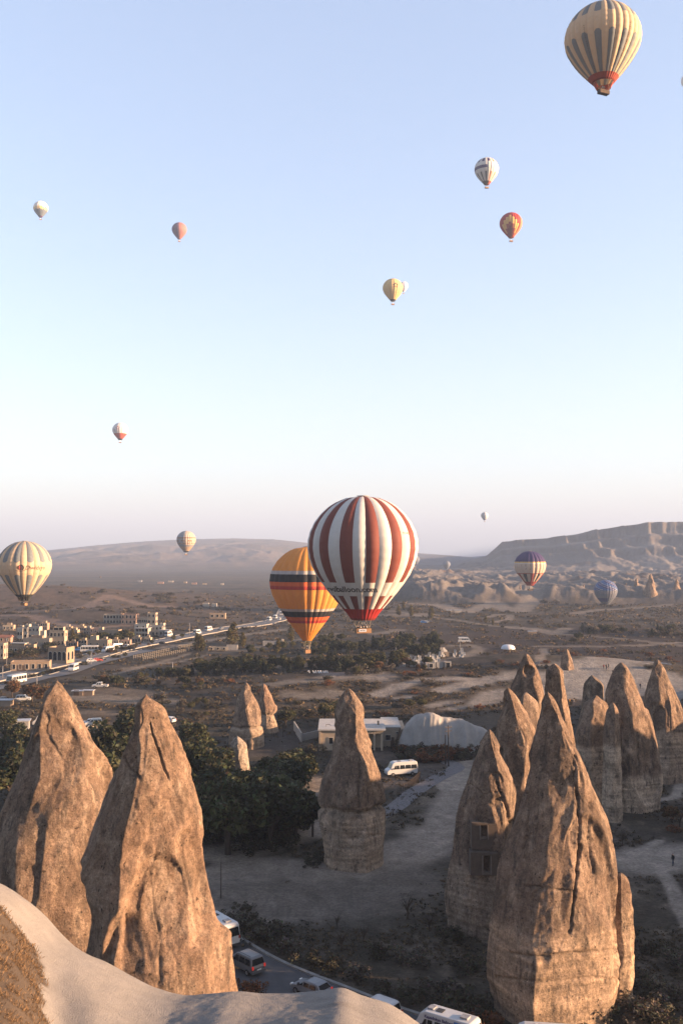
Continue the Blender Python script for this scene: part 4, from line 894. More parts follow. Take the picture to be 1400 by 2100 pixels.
# violet balloon with printed band
def p_vi(k, s, u):
    if u > .88: return 'rust'
    if u > .635:
        if u < .655: return 'rust'
        return ('coal' if (k // 2) % 2 else 'rust') if k % 2 == 0 else 'peach'
    if u > .34: return 'peach' if u > .355 else 'white'
    return 'gold' if u > .305 else 'violet'
BV = balloon('balloon with violet crown, pale printed band and striped cone over the badlands', 1086, 1158, 63, 700, 'round', 20, T(-9), p_vi, (.305, .34, .355, .635, .655, .88), gap=2.4, dark=True, ncol=8, bl=.06, basket=(3.4, 1.7, 1.2))
lettering(*BV[:2], 'CHANGIROĞLU', *BV[2:], T(-10), -.02 * BV[3], 2.25, M_INK, bold=.05); lettering(*BV[:2], 'BALLOONS', *BV[2:], T(-10), -.135 * BV[3], 1.7, M_INKB, bold=.05)
# blue chequered balloon landing
def p_ch(k, s, u):
    a = (k + .5) / 24; a = (a + .5) % 1
    if u < .40:
        w = (u * 1.9 - a * 1.7) % .42
        return 'ash' if w < .04 or .12 < w < .15 else 'indigo' if w < .24 else 'cobalt'
    if u < .70: return 'pewter'
    return 'indigo' if k > 11 and u < .84 else ('steel' if (u * 9 + a * 8) % 1 < .45 else 'pewter')
BC = balloon('blue and white chequered balloon landing among the badlands', 1241, 1210, 47, 832, 'round', 24, 0, p_ch, (.40, .70), gap=.9, nrow=64, basket=(2.8, 1.5, 1.0), dark=True)
lettering(*BC[:2], 'Brother', *BC[2:], T(-12), -.10 * BC[3], 3.2, M_INKG, shear=.2)
balloon('pale blue balloon cut off by the right edge of the picture', 1413, 164, 35, 1270, 'round', 20, 0, lambda k, s, u: 'lilac' if k % 4 == 0 else 'white', gap=2.6)
# ------------------------------------------------------------------ roads
M_ASPH = mat('asphalt', (.050, .050, .054), rough=.85, var=.25, scale=.6, bump=.01, bscale=18)
M_ASPH2 = mat('highway_asphalt', (.075, .078, .086), rough=.85, var=.2, scale=.2)
M_KERB = mat('kerb_concrete', (.17, .165, .155), rough=.9, var=.25, scale=2)
M_KERBW = mat('pale_kerb', (.20, .185, .165), rough=.9, var=.2, scale=1)
M_WHITE = mat('road_paint', (.45, .44, .42), rough=.8, var=.25, scale=2)
M_COBBLE = mat('cobble_stone', (.10, .094, .096), rough=.9, var=.55, scale=2.6, bump=.06, bscale=5, detail=3)
def smooth_line(pts, step):
    pts = np.array(pts, float); d = np.concatenate([[0], np.cumsum(np.linalg.norm(np.diff(pts, axis=0), axis=1))]); t = np.arange(0, d[-1], step)
    return np.stack([catmull(d, pts[:, 0], t), catmull(d, pts[:, 1], t)], -1)
def strip(name, pts, off0, off1, lift, m, step=2.0, kind='structure', ncross=4, thick=0.0, parent=None):
    """ribbon along a world polyline between two lateral offsets (positive = right of travel)"""
    c = smooth_line(pts, step); t = np.gradient(c, axis=0); t /= np.linalg.norm(t, axis=1)[:, None]; n = np.stack([t[:, 1], -t[:, 0]], -1)
    o = np.linspace(off0, off1, ncross); P = c[:, None, :] + n[:, None, :] * o[None, :, None]; Z = H(P[..., 0], P[..., 1]) + lift
    if thick:
        v = np.concatenate([np.concatenate([P, Z[..., None]], -1), np.concatenate([P, (Z - thick)[..., None]], -1)], 1).reshape(-1, 3); k = ncross * 2
        f = [grid_faces(len(c), k)]
        me = np_mesh(name, np.concatenate([np.concatenate([P[:, :1], (Z[:, :1] - thick)[..., None]], -1), np.concatenate([P, Z[..., None]], -1), np.concatenate([P[:, -1:], (Z[:, -1:] - thick)[..., None]], -1)], 1).reshape(-1, 3), grid_faces(len(c), ncross + 2), m, False)
    else: me = np_mesh(name, np.concatenate([P, Z[..., None]], -1).reshape(-1, 3), grid_faces(len(c), ncross), m, True)
    o_ = obj(name, me, parent)
    return add_prop(o_, kind=kind) if kind else o_
ROAD = [(-48, 150), (-30, 130), (-15.8, 108.6), (-8.8, 99.6), (-2.6, 94.0), (7.0, 86.4), (17, 82.4), (34, 79), (60, 72)]
strip('valley_road', ROAD, -3.8, 3.4, .06, M_ASPH, 1.2)
strip('road_kerb', ROAD, -4.25, -3.85, .20, M_KERB, 1.2, ncross=2, thick=.3)
strip('road_kerb', ROAD, 3.45, 3.8, .18, M_KERB, 1.2, ncross=2, thick=.3)
strip('cobbled_lane', line((770, 1678), (800, 1662), (850, 1624), (900, 1594), (935, 1574), (905, 1556), (868, 1536), (832, 1512), (800, 1492)), -1.7, 1.7, .05, M_COBBLE, 1.0)
HW = line((-160, 1425), (-60, 1404), (0, 1390), (90, 1369), (200, 1344), (300, 1322), (400, 1301), (470, 1289), (540, 1279), (575, 1268), (590, 1250), (600, 1238), (640, 1228))
strip('highway', HW, -5.5, 5.5, .30, M_ASPH2, 5)
strip('highway_kerb', HW, -6.3, -5.55, .46, M_KERBW, 5, ncross=2, thick=.5)
strip('highway_kerb', HW, 5.55, 6.1, .42, M_KERBW, 5, ncross=2, thick=.5)
strip('lane_line', HW, -.10, .10, .32, M_WHITE, 5, ncross=2)
SL = line((-100, 1432), (0, 1411), (70, 1396), (130, 1383), (190, 1362), (250, 1347), (310, 1333))
strip('slip_road', SL, -3.6, 3.6, .28, M_ASPH2, 4); strip('slip_road_kerb', SL, -4.1, -3.65, .42, M_KERBW, 4, ncross=2, thick=.4)

# ------------------------------------------------------------------ vehicles
PAINT = {}
def paint(n, c):
    if n not in PAINT: PAINT[n] = mat('car_paint_' + n, c, rough=.28, var=.05, scale=1, spec=.5)
    return PAINT[n]
paint('white', (.36, .365, .37)); paint('silver', (.13, .14, .155)); paint('grey', (.085, .085, .09)); paint('blue', (.03, .11, .30)); paint('red', (.32, .05, .03)); paint('black', (.02, .02, .022)); paint('tan', (.36, .30, .22)); paint('yellow', (.45, .30, .06))
M_GLASS = mat('dark_glass', (.012, .014, .017), rough=.08, var=0, spec=.6)
M_TYRE = mat('tyre_rubber', (.015, .015, .015), rough=.9); M_RIM = mat('wheel_rim', (.25, .25, .26), rough=.35, metal=.8)
M_TAIL = mat('tail_lamp', (.45, .02, .01), rough=.3, var=0, emit=.10); M_TAILOFF = mat('unlit_tail_lamp', (.22, .015, .01), rough=.3, var=0)
M_HEAD = mat('head_lamp', (.55, .55, .52), rough=.15, var=0); M_PLAST = mat('dark_plastic', (.03, .03, .032), rough=.6); M_VENT = mat('roof_vent', (.20, .20, .21), rough=.5)
VK = {  # side profile from rear (y-) to front (y+), belt height, roof taper, side windows, wheels
    'minibus': dict(L=6.2, W=2.0, Hh=2.65, prof=[(-3.1, .40), (-3.08, 1.2), (-2.98, 2.45), (-2.75, 2.65), (1.5, 2.65), (1.95, 2.45), (2.45, 1.45), (3.0, 1.12), (3.1, .75), (3.08, .38)], belt=1.25, tp=.86,
        win=[(-2.85, -1.75), (-1.62, -.55), (-.42, .55), (.70, 1.25)], wz=(1.35, 2.05), front=[(1.30, 1.35), (1.85, 1.35), (1.50, 2.05), (1.30, 2.05)], ws=((2.42, 1.50), (1.98, 2.38)), rw=((-3.07, 1.35), (-3.0, 2.25)), wheels=(-1.95, 1.95), wr=.36),
    'wagon': dict(L=4.3, W=1.74, Hh=1.80, prof=[(-2.12, .35), (-2.15, .85), (-2.05, 1.05), (-1.88, 1.72), (-1.6, 1.80), (.35, 1.80), (.62, 1.70), (1.15, 1.10), (2.0, .95), (2.15, .65), (2.12, .32)], belt=.98, tp=.82,
        win=[(-1.72, -.95), (-.85, .0)], wz=(1.05, 1.58), front=[(.10, 1.05), (.95, 1.05), (.52, 1.58), (.10, 1.58)], ws=((1.12, 1.14), (.66, 1.66)), rw=((-2.03, 1.10), (-1.90, 1.66)), wheels=(-1.3, 1.3), wr=.31),
    'hatch': dict(L=4.0, W=1.72, Hh=1.48, prof=[(-1.95, .32), (-2.0, .80), (-1.92, .98), (-1.45, 1.40), (-1.0, 1.48), (.0, 1.47), (.25, 1.40), (.98, .98), (1.80, .78), (1.98, .55), (1.95, .28)], belt=.90, tp=.76,
        win=[(-1.25, -.50), (-.40, .30)], wz=(.95, 1.30), front=[(.36, .95), (.80, .95), (.40, 1.22), (.36, 1.25)], ws=((.95, 1.01), (.30, 1.38)), rw=((-1.88, 1.02), (-1.48, 1.36)), wheels=(-1.22, 1.25), wr=.30),
    'pickup': dict(L=5.0, W=1.8, Hh=1.8, prof=[(-2.4, .45), (-2.42, 1.05), (-.6, 1.05), (-.55, 1.75), (-.3, 1.80), (.6, 1.80), (.85, 1.70), (1.3, 1.15), (2.3, 1.0), (2.42, .7), (2.4, .4)], belt=1.0, tp=.82,
        win=[(-.40, .25)], wz=(1.10, 1.60), front=[(.35, 1.10), (1.05, 1.10), (.72, 1.60), (.35, 1.60)], ws=((1.27, 1.18), (.88, 1.66)), rw=((-.57, 1.12), (-.56, 1.66)), wheels=(-1.5, 1.5), wr=.36),
    'coach': dict(L=7.6, W=2.3, Hh=3.0, prof=[(-3.8, .45), (-3.8, 1.4), (-3.7, 2.8), (-3.5, 3.0), (3.2, 3.0), (3.55, 2.75), (3.8, 1.3), (3.82, .5)], belt=1.3, tp=.92,
        win=[(-3.5, -2.3), (-2.15, -1.0), (-.85, .3), (.45, 1.6), (1.75, 2.7)], wz=(1.45, 2.45), front=[(2.85, 1.45), (3.5, 1.45), (3.35, 2.45), (2.85, 2.45)], ws=((3.78, 1.4), (3.58, 2.7)), rw=((-3.79, 1.5), (-3.71, 2.6)), wheels=(-2.3, 2.3), wr=.45)}
_vm = {}
def vmesh(kind, col, braking):
    key = (kind, col, braking)
    if key in _vm: return _vm[key]
    K = VK[kind]; W = K['W'] / 2
    def xs(z): return W * (1 if z < K['belt'] else lerp(1, K['tp'], (z - K['belt']) / (K['Hh'] - K['belt'])))
    b = MB(); b.prism(K['prof'], -W, W); b.v = [(math.copysign(xs(z) - (.05 if z < .5 else 0), x), y, z) for x, y, z in b.v]
    parts = [('body', b.mesh('body', PAINT[col]), None)]
    def side(poly, nm='side_window', m=M_GLASS, e=.012):
        for s in (-1, 1):
            q = MB().poly([(s * (xs(z) + e), y, z) for y, z in poly]); parts.append((nm, q.mesh(nm, m), None))
    z0, z1 = K['wz']
    for a, c in K['win']: side([(a, z0), (c, z0), (c - .04, z1), (a + .04, z1)])
    side(K['front'])
    for nm, ((ya, za), (yb, zb)), sg in (('windscreen', K['ws'], 1), ('rear_window', K['rw'], -1)):
        q = MB().poly([(-xs(za) * .9, ya + sg * .02, za), (xs(za) * .9, ya + sg * .02, za), (xs(zb) * .86, yb + sg * .02, zb), (-xs(zb) * .86, yb + sg * .02, zb)]); parts.append((nm, q.mesh(nm, M_GLASS), None))
    for wy in K['wheels']:
        for s in (-1, 1):
            r = K['wr']; ty = MB().tube([(s * (W - .20), wy, r), (s * (W + .02), wy, r)], r, 14); rm = MB().tube([(s * (W + .021), wy, r), (s * (W + .035), wy, r)], r * .6, 10)
            parts.append(('wheel', ty.mesh('wheel', M_TYRE), ('rim', rm.mesh('rim', M_RIM))))
    P = K['prof']; yr = P[1][0]; yf = P[-2][0]; zt = K['belt'] - .12
    for s in (-1, 1):
        parts.append(('tail_lamp', MB().box(s * W * .86 - .09, s * W * .86 + .09, yr - .03, yr + .05, zt - .1, zt + .22).mesh('tail_lamp', M_TAIL if braking else M_TAILOFF), None))
        parts.append(('headlight', MB().box(s * W * .74 - .16, s * W * .74 + .16, yf - .12, yf + .03, P[-2][1] + .02, P[-2][1] + .20).mesh('headlight', M_HEAD), None))
        parts.append(('mirror', MB().box(s * (W + .12) - .1, s * (W + .12) + .1, K['front'][1][0] - .1, K['front'][1][0] + .05, z0 + .02, z0 + .25).mesh('mirror', M_PLAST), None))
    parts.append(('bumper', MB().box(-W * .97, W * .97, yr - .06, yr + .1, .32, .58).mesh('bumper', M_PLAST if kind != 'wagon' else PAINT[col]), None))
    parts.append(('number_plate', MB().box(-.26, .26, yr - .075, yr - .062, .62, .74).mesh('number_plate', M_HEAD), None))
    if kind == 'wagon':
        for s in (-1, 1): parts.append(('roof_rail', MB().tube([(s * .62, -1.6, 1.83), (s * .62, -1.5, 1.88), (s * .62, .2, 1.88), (s * .62, .3, 1.83)], .025, 5).mesh('roof_rail', M_PLAST), None))
    if kind in ('minibus',):
        parts.append(('roof_vent', MB().box(-.35, .35, -2.3, -1.6, 2.652, 2.80).mesh('roof_vent', M_VENT), None)); parts.append(('roof_hatch', MB().box(-.32, .32, .1, .75, 2.652, 2.70).mesh('roof_hatch', M_PLAST), None))
    _vm[key] = parts; return parts
def vehicle(name, label, cat, kind, x, y, heading, col='white', braking=False, group=None, z=None, lift=.06, simple=False):
    """heading: direction of travel in degrees, 0 = +X, 90 = +Y"""
    root = empty(name, (x, y, (Hs(x, y) if z is None else z) + lift), R(heading - 90)); add_prop(root, label, cat, group)
    bv = .07 if not simple else 0
    for nm, me, sub in vmesh(kind, col, braking):
        if simple and nm in ('mirror', 'number_plate', 'roof_hatch', 'roof_vent', 'bumper', 'headlight'): continue
        o = obj(nm, me, root)
        if bv and nm == 'body': m = o.modifiers.new('bevel', 'BEVEL'); m.width = bv; m.segments = 2; m.limit_method = 'ANGLE'
        if sub: obj(sub[0], sub[1], o)
    return root
hd = 142  # the queue climbs the valley road away from the camera
vehicle('minibus', 'white minibus half hidden behind the big rounded spire on the valley road', 'minibus', 'minibus', -13.5, 108.3, 128, 'white')
vehicle('parked_car', 'dark grey high-roofed car with red tail lamps lit on the valley road', 'car', 'wagon', -9.7, 100.9, 133, 'grey', True)
vehicle('parked_car', 'silver hatchback with a red tail lamp lit on the valley road', 'car', 'hatch', -2.9, 95.3, 139, 'silver', True)
VC = vehicle('parked_car', 'pale car with a round print on its bonnet, mostly hidden by the pale ridge', 'car', 'wagon', 3.3, 90.6, 141, 'white')
for rr_, m_, dz_ in ((.42, mat('print_navy', (.03, .04, .12), var=0), .012), (.24, M_INKR, .020)):
    MB().tube([(0, 1.55, 1.04 + dz_), (0, 1.55, 1.05 + dz_)], rr_, 18).build('bonnet_print', m_, VC)
VA = vehicle('tour_van', 'white van with blue balloon print and lettering beside the pale ridge', 'van', 'minibus', 8.9, 85.9, 146, 'white')
VB = vehicle('tour_van', 'plain white van with a roof dome at the foot of the tallest spire', 'van', 'minibus', 16.8, 83.3, 172, 'white')
def van_print(root):
    m = paint('blue', None); W = 1.0
    q = MB().poly([(-1.018, -3.02, 1.15), (-1.018, -1.55, 1.15), (-.885, -1.3, 2.5), (-.90, -2.9, 2.5)]); q.v = [(x * 1.0 - .012, y, z) for x, y, z in q.v]; q.build('blue_print', m, root)
    bal = mat('print_pale_balloon', (.22, .27, .25), var=.3, scale=3)
    t = [2 * math.pi * k / 20 for k in range(20)]; MB().poly([(-1.045 + .13 * max(0, (1.95 + .42 * math.sin(a) - 1.25)) / 1.4, -2.3 + .48 * math.cos(a), 1.95 + .42 * math.sin(a)) for a in t]).build('balloon_print', bal, root)
    me, v = text_mesh('Kapadokya Balloons', .36, bold=.012); nv = np.stack([0 * v[:, 0] - .905 - .03, .05 - v[:, 0], 2.28 + v[:, 1] * .95], -1); nv[:, 0] += (nv[:, 2] - 2.28) * .09
    me.vertices.foreach_set('co', nv.astype(np.float32).ravel()); me.materials.append(mat('print_violet', (.05, .04, .10), var=0)); me.update(); obj('lettering', me, root)
    MB().box(-.35, .35, .95, 1.5, 2.652, 2.80).build('air_conditioner', M_VENT, root)
van_print(VA)
MB().tube([(0, .6, 2.64), (0, .6, 2.74), (0, .6, 2.80)], [.34, .28, .08], 14).build('roof_dome', PAINT['white'], VB, smooth=True)
p = ground(822, 1590); vehicle('minibus', 'white minibus parked on the fenced lot below the flat-roofed building', 'minibus', 'minibus', p.x, p.y, 197, 'white')
# traffic and parked cars of the middle distance
def on_line(L, px):
    """point and heading where a road polyline crosses a picture column"""
    c = smooth_line(L, 2.0); a = azpx(c[:, 0], c[:, 1]); i = int(np.argmin(np.abs(a - px))); i = min(max(i, 1), len(c) - 2); d = c[i + 1] - c[i - 1]
    return c[i], math.degrees(math.atan2(d[1], d[0])), np.array([d[1], -d[0]]) / np.linalg.norm(d)
def traffic(L, px, off, kind, col, label, name='car', cat='car', rev=False, lift=.32):
    c, h, n = on_line(L, px); q = c + n * off; vehicle(name, label, cat, kind, q[0], q[1], h + (180 if rev else 0), col, group='traffic on the highway', lift=lift, simple=True)
traffic(SL, 42, 0, 'coach', 'white', 'long white coach on the slip road behind the left spire', 'coach', 'bus', True)
traffic(SL, 152, .5, 'minibus', 'white', 'white minibus alone on the slip road', 'minibus', 'minibus', True)
traffic(HW, 71, 2.2, 'hatch', 'white', 'white car on the highway beside the long coach', rev=True)
traffic(HW, 255, 2, 'pickup', 'white', 'white pickup where the slip road leaves the highway', 'pickup_truck', 'truck')
traffic(HW, 376, -7.8, 'minibus', 'white', 'white minibus pulled over above the highway', 'minibus', 'minibus')
traffic(HW, 399, 2, 'minibus', 'white', 'white minibus on the highway beyond the fence', 'minibus', 'minibus')
for i, px in enumerate((438, 447, 560, 566, 572, 578, 584, 590)): traffic(HW, px, (-2.2, 2.2)[i % 2], ('minibus', 'hatch', 'minibus', 'wagon')[i % 4], ('white', 'grey', 'white', 'white')[i % 4], 'small vehicle in the queue on the far highway', rev=bool(i % 2))
for px, py, kind, col, h, lab, cat in ((184, 1338, 'coach', 'white', 185, 'white coach parked beside the beige house with an awning', 'bus'), (222, 1338, 'minibus', 'white', 240, 'white van parked before the beige house with an awning', 'van'), (238, 1332, 'minibus', 'white', 230, 'second white van parked before the beige house with an awning', 'van'),
        (160, 1335, 'hatch', 'blue', 180, 'blue car parked beside the arched stone building', 'car'), (188, 1358, 'hatch', 'white', 20, 'white car at the junction of highway and slip road', 'car'), (201, 1357, 'hatch', 'red', 20, 'red car at the junction of highway and slip road', 'car'),
        (192, 1489, 'wagon', 'white', 200, 'white car parked behind the left spire, bonnet to the left', 'car'), (183, 1487, 'hatch', 'white', 190, 'white car tucked behind another beside the left spire', 'car'), (95, 1488, 'minibus', 'white', 185, 'white van parked by the grey tin roof', 'van'), (206, 1411, 'pickup', 'white', 180, 'white pickup under the tree by the wooden shed', 'truck'),
        (12, 1440, 'hatch', 'grey', 10, 'grey car in the yard left of the left spire', 'car'), (30, 1444, 'hatch', 'black', 20, 'black car in the yard left of the left spire', 'car'), (48, 1438, 'wagon', 'white', 10, 'white car in the yard left of the left spire', 'car'), (196, 1496, 'hatch', 'tan', 190, 'tan car beside the left spire', 'car'),
        (345, 1482, 'hatch', 'white', 150, 'white car hidden in the dark trees', 'car'), (952, 1318, 'minibus', 'white', 0, 'white camper by the poplars near the fields', 'van'), (868, 1278, 'hatch', 'blue', 0, 'blue car at the far lot', 'car'), (874, 1278, 'hatch', 'white', 0, 'white car at the far lot', 'car'), (880, 1277, 'hatch', 'grey', 0, 'grey car at the far lot', 'car')):
    g_ = ground(px, py); vehicle('coach' if cat == 'bus' else 'pickup_truck' if cat == 'truck' else 'van' if cat == 'van' else 'car', lab, cat, kind, g_.x, g_.y, h, col, group='parked vehicles', simple=True)

# ------------------------------------------------------------------ buildings
def plaster(n, c): return mat('plaster_' + n, c, rough=.95, var=.18, scale=.5, bump=.02, bscale=6, speck=.08)
PL = {n: plaster(n, c) for n, c in dict(cream=(.275, .225, .17), white=(.29, .262, .225), stone=(.225, .165, .115), beige=(.235, .18, .13), rose=(.25, .165, .125), grey=(.20, .195, .19), brown=(.19, .145, .11), pale=(.21, .185, .155)).items()}
M_ROOFG = mat('flat_roof', (.155, .15, .145), rough=.95, var=.25, scale=.6); M_ROOFR = mat('red_tiles', (.17, .075, .05), rough=.9, var=.3, scale=2); M_WOODD = mat('dark_wood', (.05, .033, .022), rough=.8, var=.3, scale=4); M_TIN = mat('tin_roof', (.30, .32, .35), rough=.5, var=.2, scale=2)
M_FRAME = mat('window_frame', (.33, .31, .28), rough=.7, var=.1); M_DOOR = mat('door_wood', (.055, .036, .026), rough=.6); M_ROOFW = mat('white_roof', (.30, .295, .285), rough=.9, var=.2, scale=.7)
_wm = {}
def win_meshes(w, h, arch):
    k = (round(w, 2), round(h, 2), arch)
    if k not in _wm:
        f = MB(); e = .09
        f.box(-w/2 - e, -w/2, -.10, .02, 0, h).box(w/2, w/2 + e, -.10, .02, 0, h).box(-w/2 - e, w/2 + e, -.10, .02, h, h + e).box(-w/2 - e - .06, w/2 + e + .06, -.16, .02, -.09, 0)
        g = MB(); 
        if arch: pts = [(-w/2, 0)] + [(w/2 * math.cos(a), h - w/2 + w/2 * math.sin(a)) for a in [math.pi * q / 10 for q in range(11)]][::-1] + [(w/2, 0)]
        else: pts = [(-w/2, 0), (-w/2, h), (w/2, h), (w/2, 0)]
        g.poly([(x, -.025, z) for x, z in pts])
        if arch:
            f = MB(); f.tube([(x, -.03, z) for x, z in pts], .07, 4)
        _wm[k] = (f.mesh('window', M_FRAME), g.mesh('pane', M_GLASS))
    return _wm[k]
def house(name, label, px, py, vols, wins=(), rz=0.0, group=None, cat='house', doors=(), lift=-.25, parapet=.35, dims='px', Y=None):
    """vols: (x0, x1, y0, y1, z0, z1, wall colour[, roof]) in picture pixels at the house's distance (y in pixels of depth); wins: (vol, side F/R/L, n, rows, w, h[, arch])"""
    g = ground(px, py) if Y is None else None; x0_, y0_ = (g.x, g.y); k = y0_ / FPX if dims == 'px' else 1.0
    root = empty(name, (x0_, y0_, g.z + lift), rz); add_prop(root, label, cat, group)
    for i, v in enumerate(vols):
        x0, x1, ya, yb, z0, z1 = [q * k for q in v[:6]]; wall = PL[v[6]]; rf = v[7] if len(v) > 7 else None
        e = .004 * i
        wl = MB().box(x0 - e, x1 + e, ya - e, yb + e, z0 - (.6 if z0 <= 0 else 0), z1).build('wall', wall, root)
        if rf == 'gable':
            o_ = .35; MB().prism([(ya - o_, z1 - .12), ((ya + yb) / 2, z1 + (yb - ya) * .28), (yb + o_, z1 - .12)], x0 - o_, x1 + o_).build('roof', M_ROOFR, root)
        elif rf == 'canopy': MB().box(x0 - .5, x1 + .5, ya - .6, yb + .2, z1 + .004, z1 + .22).build('roof', M_ROOFW, root)
        elif rf == 'tin': MB().box(x0 - .3, x1 + .3, ya - .3, yb + .3, z1 + .004, z1 + .14).build('roof', M_TIN, root)
        else:
            t = .22; p = parapet; pm = MB().box(x0 - e, x1 + e, ya - e, ya + t, z1, z1 + p).box(x0 - e, x1 + e, yb - t, yb + e, z1, z1 + p).box(x0 - e, x0 + t, ya + t, yb - t, z1, z1 + p).box(x1 - t, x1 + e, ya + t, yb - t, z1, z1 + p)
            pm.build('parapet', wall, root); MB().box(x0 + t, x1 - t, ya + t, yb - t, z1, z1 + .05).build('roof', M_ROOFW if rf == 'white' else M_ROOFG, root)
    for wv in wins:
        vi, sd, n, rows, w, h = wv[:6]; arch = len(wv) > 6 and wv[6]; v = vols[vi]; x0, x1, ya, yb, z0, z1 = [q * k for q in v[:6]]; e = .004 * vi
        fm, gm_ = win_meshes(w, h, arch); fh = (z1 - max(z0, 0)) / rows
        for r_ in range(rows):
            zz = max(z0, 0) + fh * (r_ + .5) - h * .45 + .25 * (lift < 0)
            for q in range(n):
                t = (q + .5) / n
                if sd == 'F': loc, a = (lerp(x0, x1, t), ya - e - .002, zz), 0
                elif sd == 'R': loc, a = (x1 + e + .002, lerp(ya, yb, t), zz), R(90)
                else: loc, a = (x0 - e - .002, lerp(ya, yb, t), zz), R(-90)
                o_ = obj('window', fm, root, loc, a); obj('pane', gm_, o_)
    for (vi, sd, t, w, h) in doors:
        v = vols[vi]; x0, x1, ya, yb, z0, z1 = [q * k for q in v[:6]]; d = MB().box(-w/2, w/2, -.05, .0, 0, h)
        loc, a = ((lerp(x0, x1, t), ya - .01, .2), 0) if sd == 'F' else ((x1 + .02, lerp(ya, yb, t), .2), R(90))
        d.build('door', M_DOOR, root, loc, a)
    return root
GH = 'houses of the small town'
house('hotel', 'cream house with two rows of four windows and a roof terrace', 117, 1327, [(-16, 16, 0, 16, 0, 33, 'cream'), (-8, 12, 3, 14, 33, 40, 'cream')], [(0, 'F', 4, 2, 1.0, 1.5), (0, 'R', 1, 2, 1.0, 1.5), (1, 'F', 2, 1, 2.2, 1.0)], R(-6), GH)
house('white_house', 'stepped white houses with a small tower on the hillside', 62, 1311, [(-28, -16, 0, 16, 0, 22, 'white'), (-16, -6, 2, 16, 0, 24, 'white'), (-12, -4, 4, 14, 20, 30, 'white'), (-6, 18, 4, 18, 0, 25, 'white'), (18, 27, 8, 18, 0, 17, 'white')], [(0, 'F', 2, 1, 1.0, 1.6), (1, 'F', 1, 2, 1.2, 1.5), (3, 'F', 3, 2, .9, 1.3), (2, 'F', 1, 1, .8, 1.2)], R(-8), GH)
house('flat_house', 'low brown house with a white canopy roof behind dark shrubs', 42, 1341, [(-24, 14, 0, 16, 0, 15, 'brown'), (-20, 8, 2, 14, 15, 22, 'beige', 'canopy'), (14, 28, 3, 16, 0, 19, 'beige')], [(0, 'F', 4, 1, 1.0, 1.1), (2, 'F', 1, 1, .9, 1.2)], R(-8), GH)
house('long_house', 'long pale flat-roofed house below the stepped white houses', 74, 1330, [(-30, 26, 6, 22, 0, 20, 'pale'), (-14, 10, 8, 18, 20, 25, 'brown')], [(0, 'F', 3, 1, .9, 1.1)], R(-6), GH)
house('tall_house', 'tall cream house with two window rows on the frame edge', 0, 1352, [(-20, 8, 0, 20, 0, 32, 'cream')], [(0, 'F', 4, 2, .9, 1.5), (0, 'R', 2, 2, .9, 1.4)], R(-6), GH)
house('red_roof_house', 'house with a red tiled roof at the town edge', 10, 1318, [(-12, 12, 0, 16, 0, 12, 'rose', 'gable')], [(0, 'F', 2, 1, .9, 1.2)], 0, GH)
house('stone_hall', 'large sandstone hall with tall arches beside the highway', 118, 1363, [(-24, 17, 6, 40, 0, 32, 'stone')], [(0, 'F', 4, 1, 1.6, 3.4, True), (0, 'R', 2, 1, 1.6, 3.2, True)], R(-12), GH, 'building', parapet=.7)
house('stone_wing', 'low sandstone wing with five windows in front of the arched hall', 66, 1377, [(-42, 34, 0, 30, 0, 19, 'stone')], [(0, 'F', 6, 1, 1.0, 1.7)], R(8), GH, 'building', doors=((0, 'F', .28, 3.2, 2.4),), parapet=.5)
house('beige_house', 'beige house with a dark awning and three narrow windows', 202, 1334, [(-24, 20, 0, 22, 0, 21, 'beige'), (-20, -6, 4, 16, 21, 29, 'cream')], [(0, 'F', 3, 1, .7, 1.6), (0, 'R', 2, 1, .8, 1.4)], R(-10), GH)
_aw = kids  # awning of the beige house
g_ = ground(202, 1334); aw = [o for o in COL.objects if o.get('label', '').startswith('beige house with a dark awning')][0]; MB().box(-24 * g_.y / FPX, 12 * g_.y / FPX, -2.2, -.05, 1.9, 2.1).build('awning', M_WOODD, aw)
house('beige_house', 'warm beige house with a corner turret behind the conifers', 218, 1311, [(-16, 26, 0, 18, 0, 19, 'beige'), (-16, -8, 0, 8, 19, 24, 'cream')], [(0, 'F', 4, 1, .9, 1.3)], R(-10), GH)
house('rose_house', 'rosy house half hidden by conifers near the warm beige house', 196, 1308, [(-12, 12, 0, 14, 0, 18, 'rose')], [(0, 'F', 3, 2, .8, 1.0)], R(-6), GH)
house('long_hotel', 'long cream hotel with a round corner and end tower on the slope', 264, 1281, [(-55, -16, 6, 22, 0, 20, 'pale'), (-16, 16, 0, 18, 0, 21, 'rose'), (16, 40, 4, 16, 0, 14, 'cream'), (38, 56, 2, 16, 0, 24, 'cream')], [(0, 'F', 6, 2, 1.2, 1.6), (1, 'F', 4, 2, 1.2, 1.7), (2, 'F', 5, 1, 1.2, 1.5), (3, 'F', 2, 2, 1.3, 1.6), (3, 'R', 2, 2, 1.2, 1.5)], R(-6), GH, 'hotel')
house('balcony_house', 'white house with a glazed balcony above the highway', 291, 1307, [(-13, 13, 0, 18, 0, 19, 'white', 'canopy'), (-20, 6, 12, 28, 0, 26, 'white')], [(0, 'F', 4, 2, 1.4, 1.5), (1, 'F', 2, 2, .9, 1.2)], R(-8), GH)
house('white_house', 'white block with paired windows next to the glazed balcony', 320, 1305, [(-18, 12, 4, 22, 0, 21, 'white'), (6, 14, 6, 18, 0, 26, 'white')], [(0, 'F', 4, 2, .9, 1.3), (1, 'R', 2, 2, .8, 1.2)], R(-8), GH)
house('canopy_house', 'small house under a dark flat canopy at the end of the row', 337, 1306, [(-10, 10, 0, 14, 0, 14, 'grey', 'canopy')], [(0, 'F', 3, 1, 1.0, 1.4)], R(-8), GH)
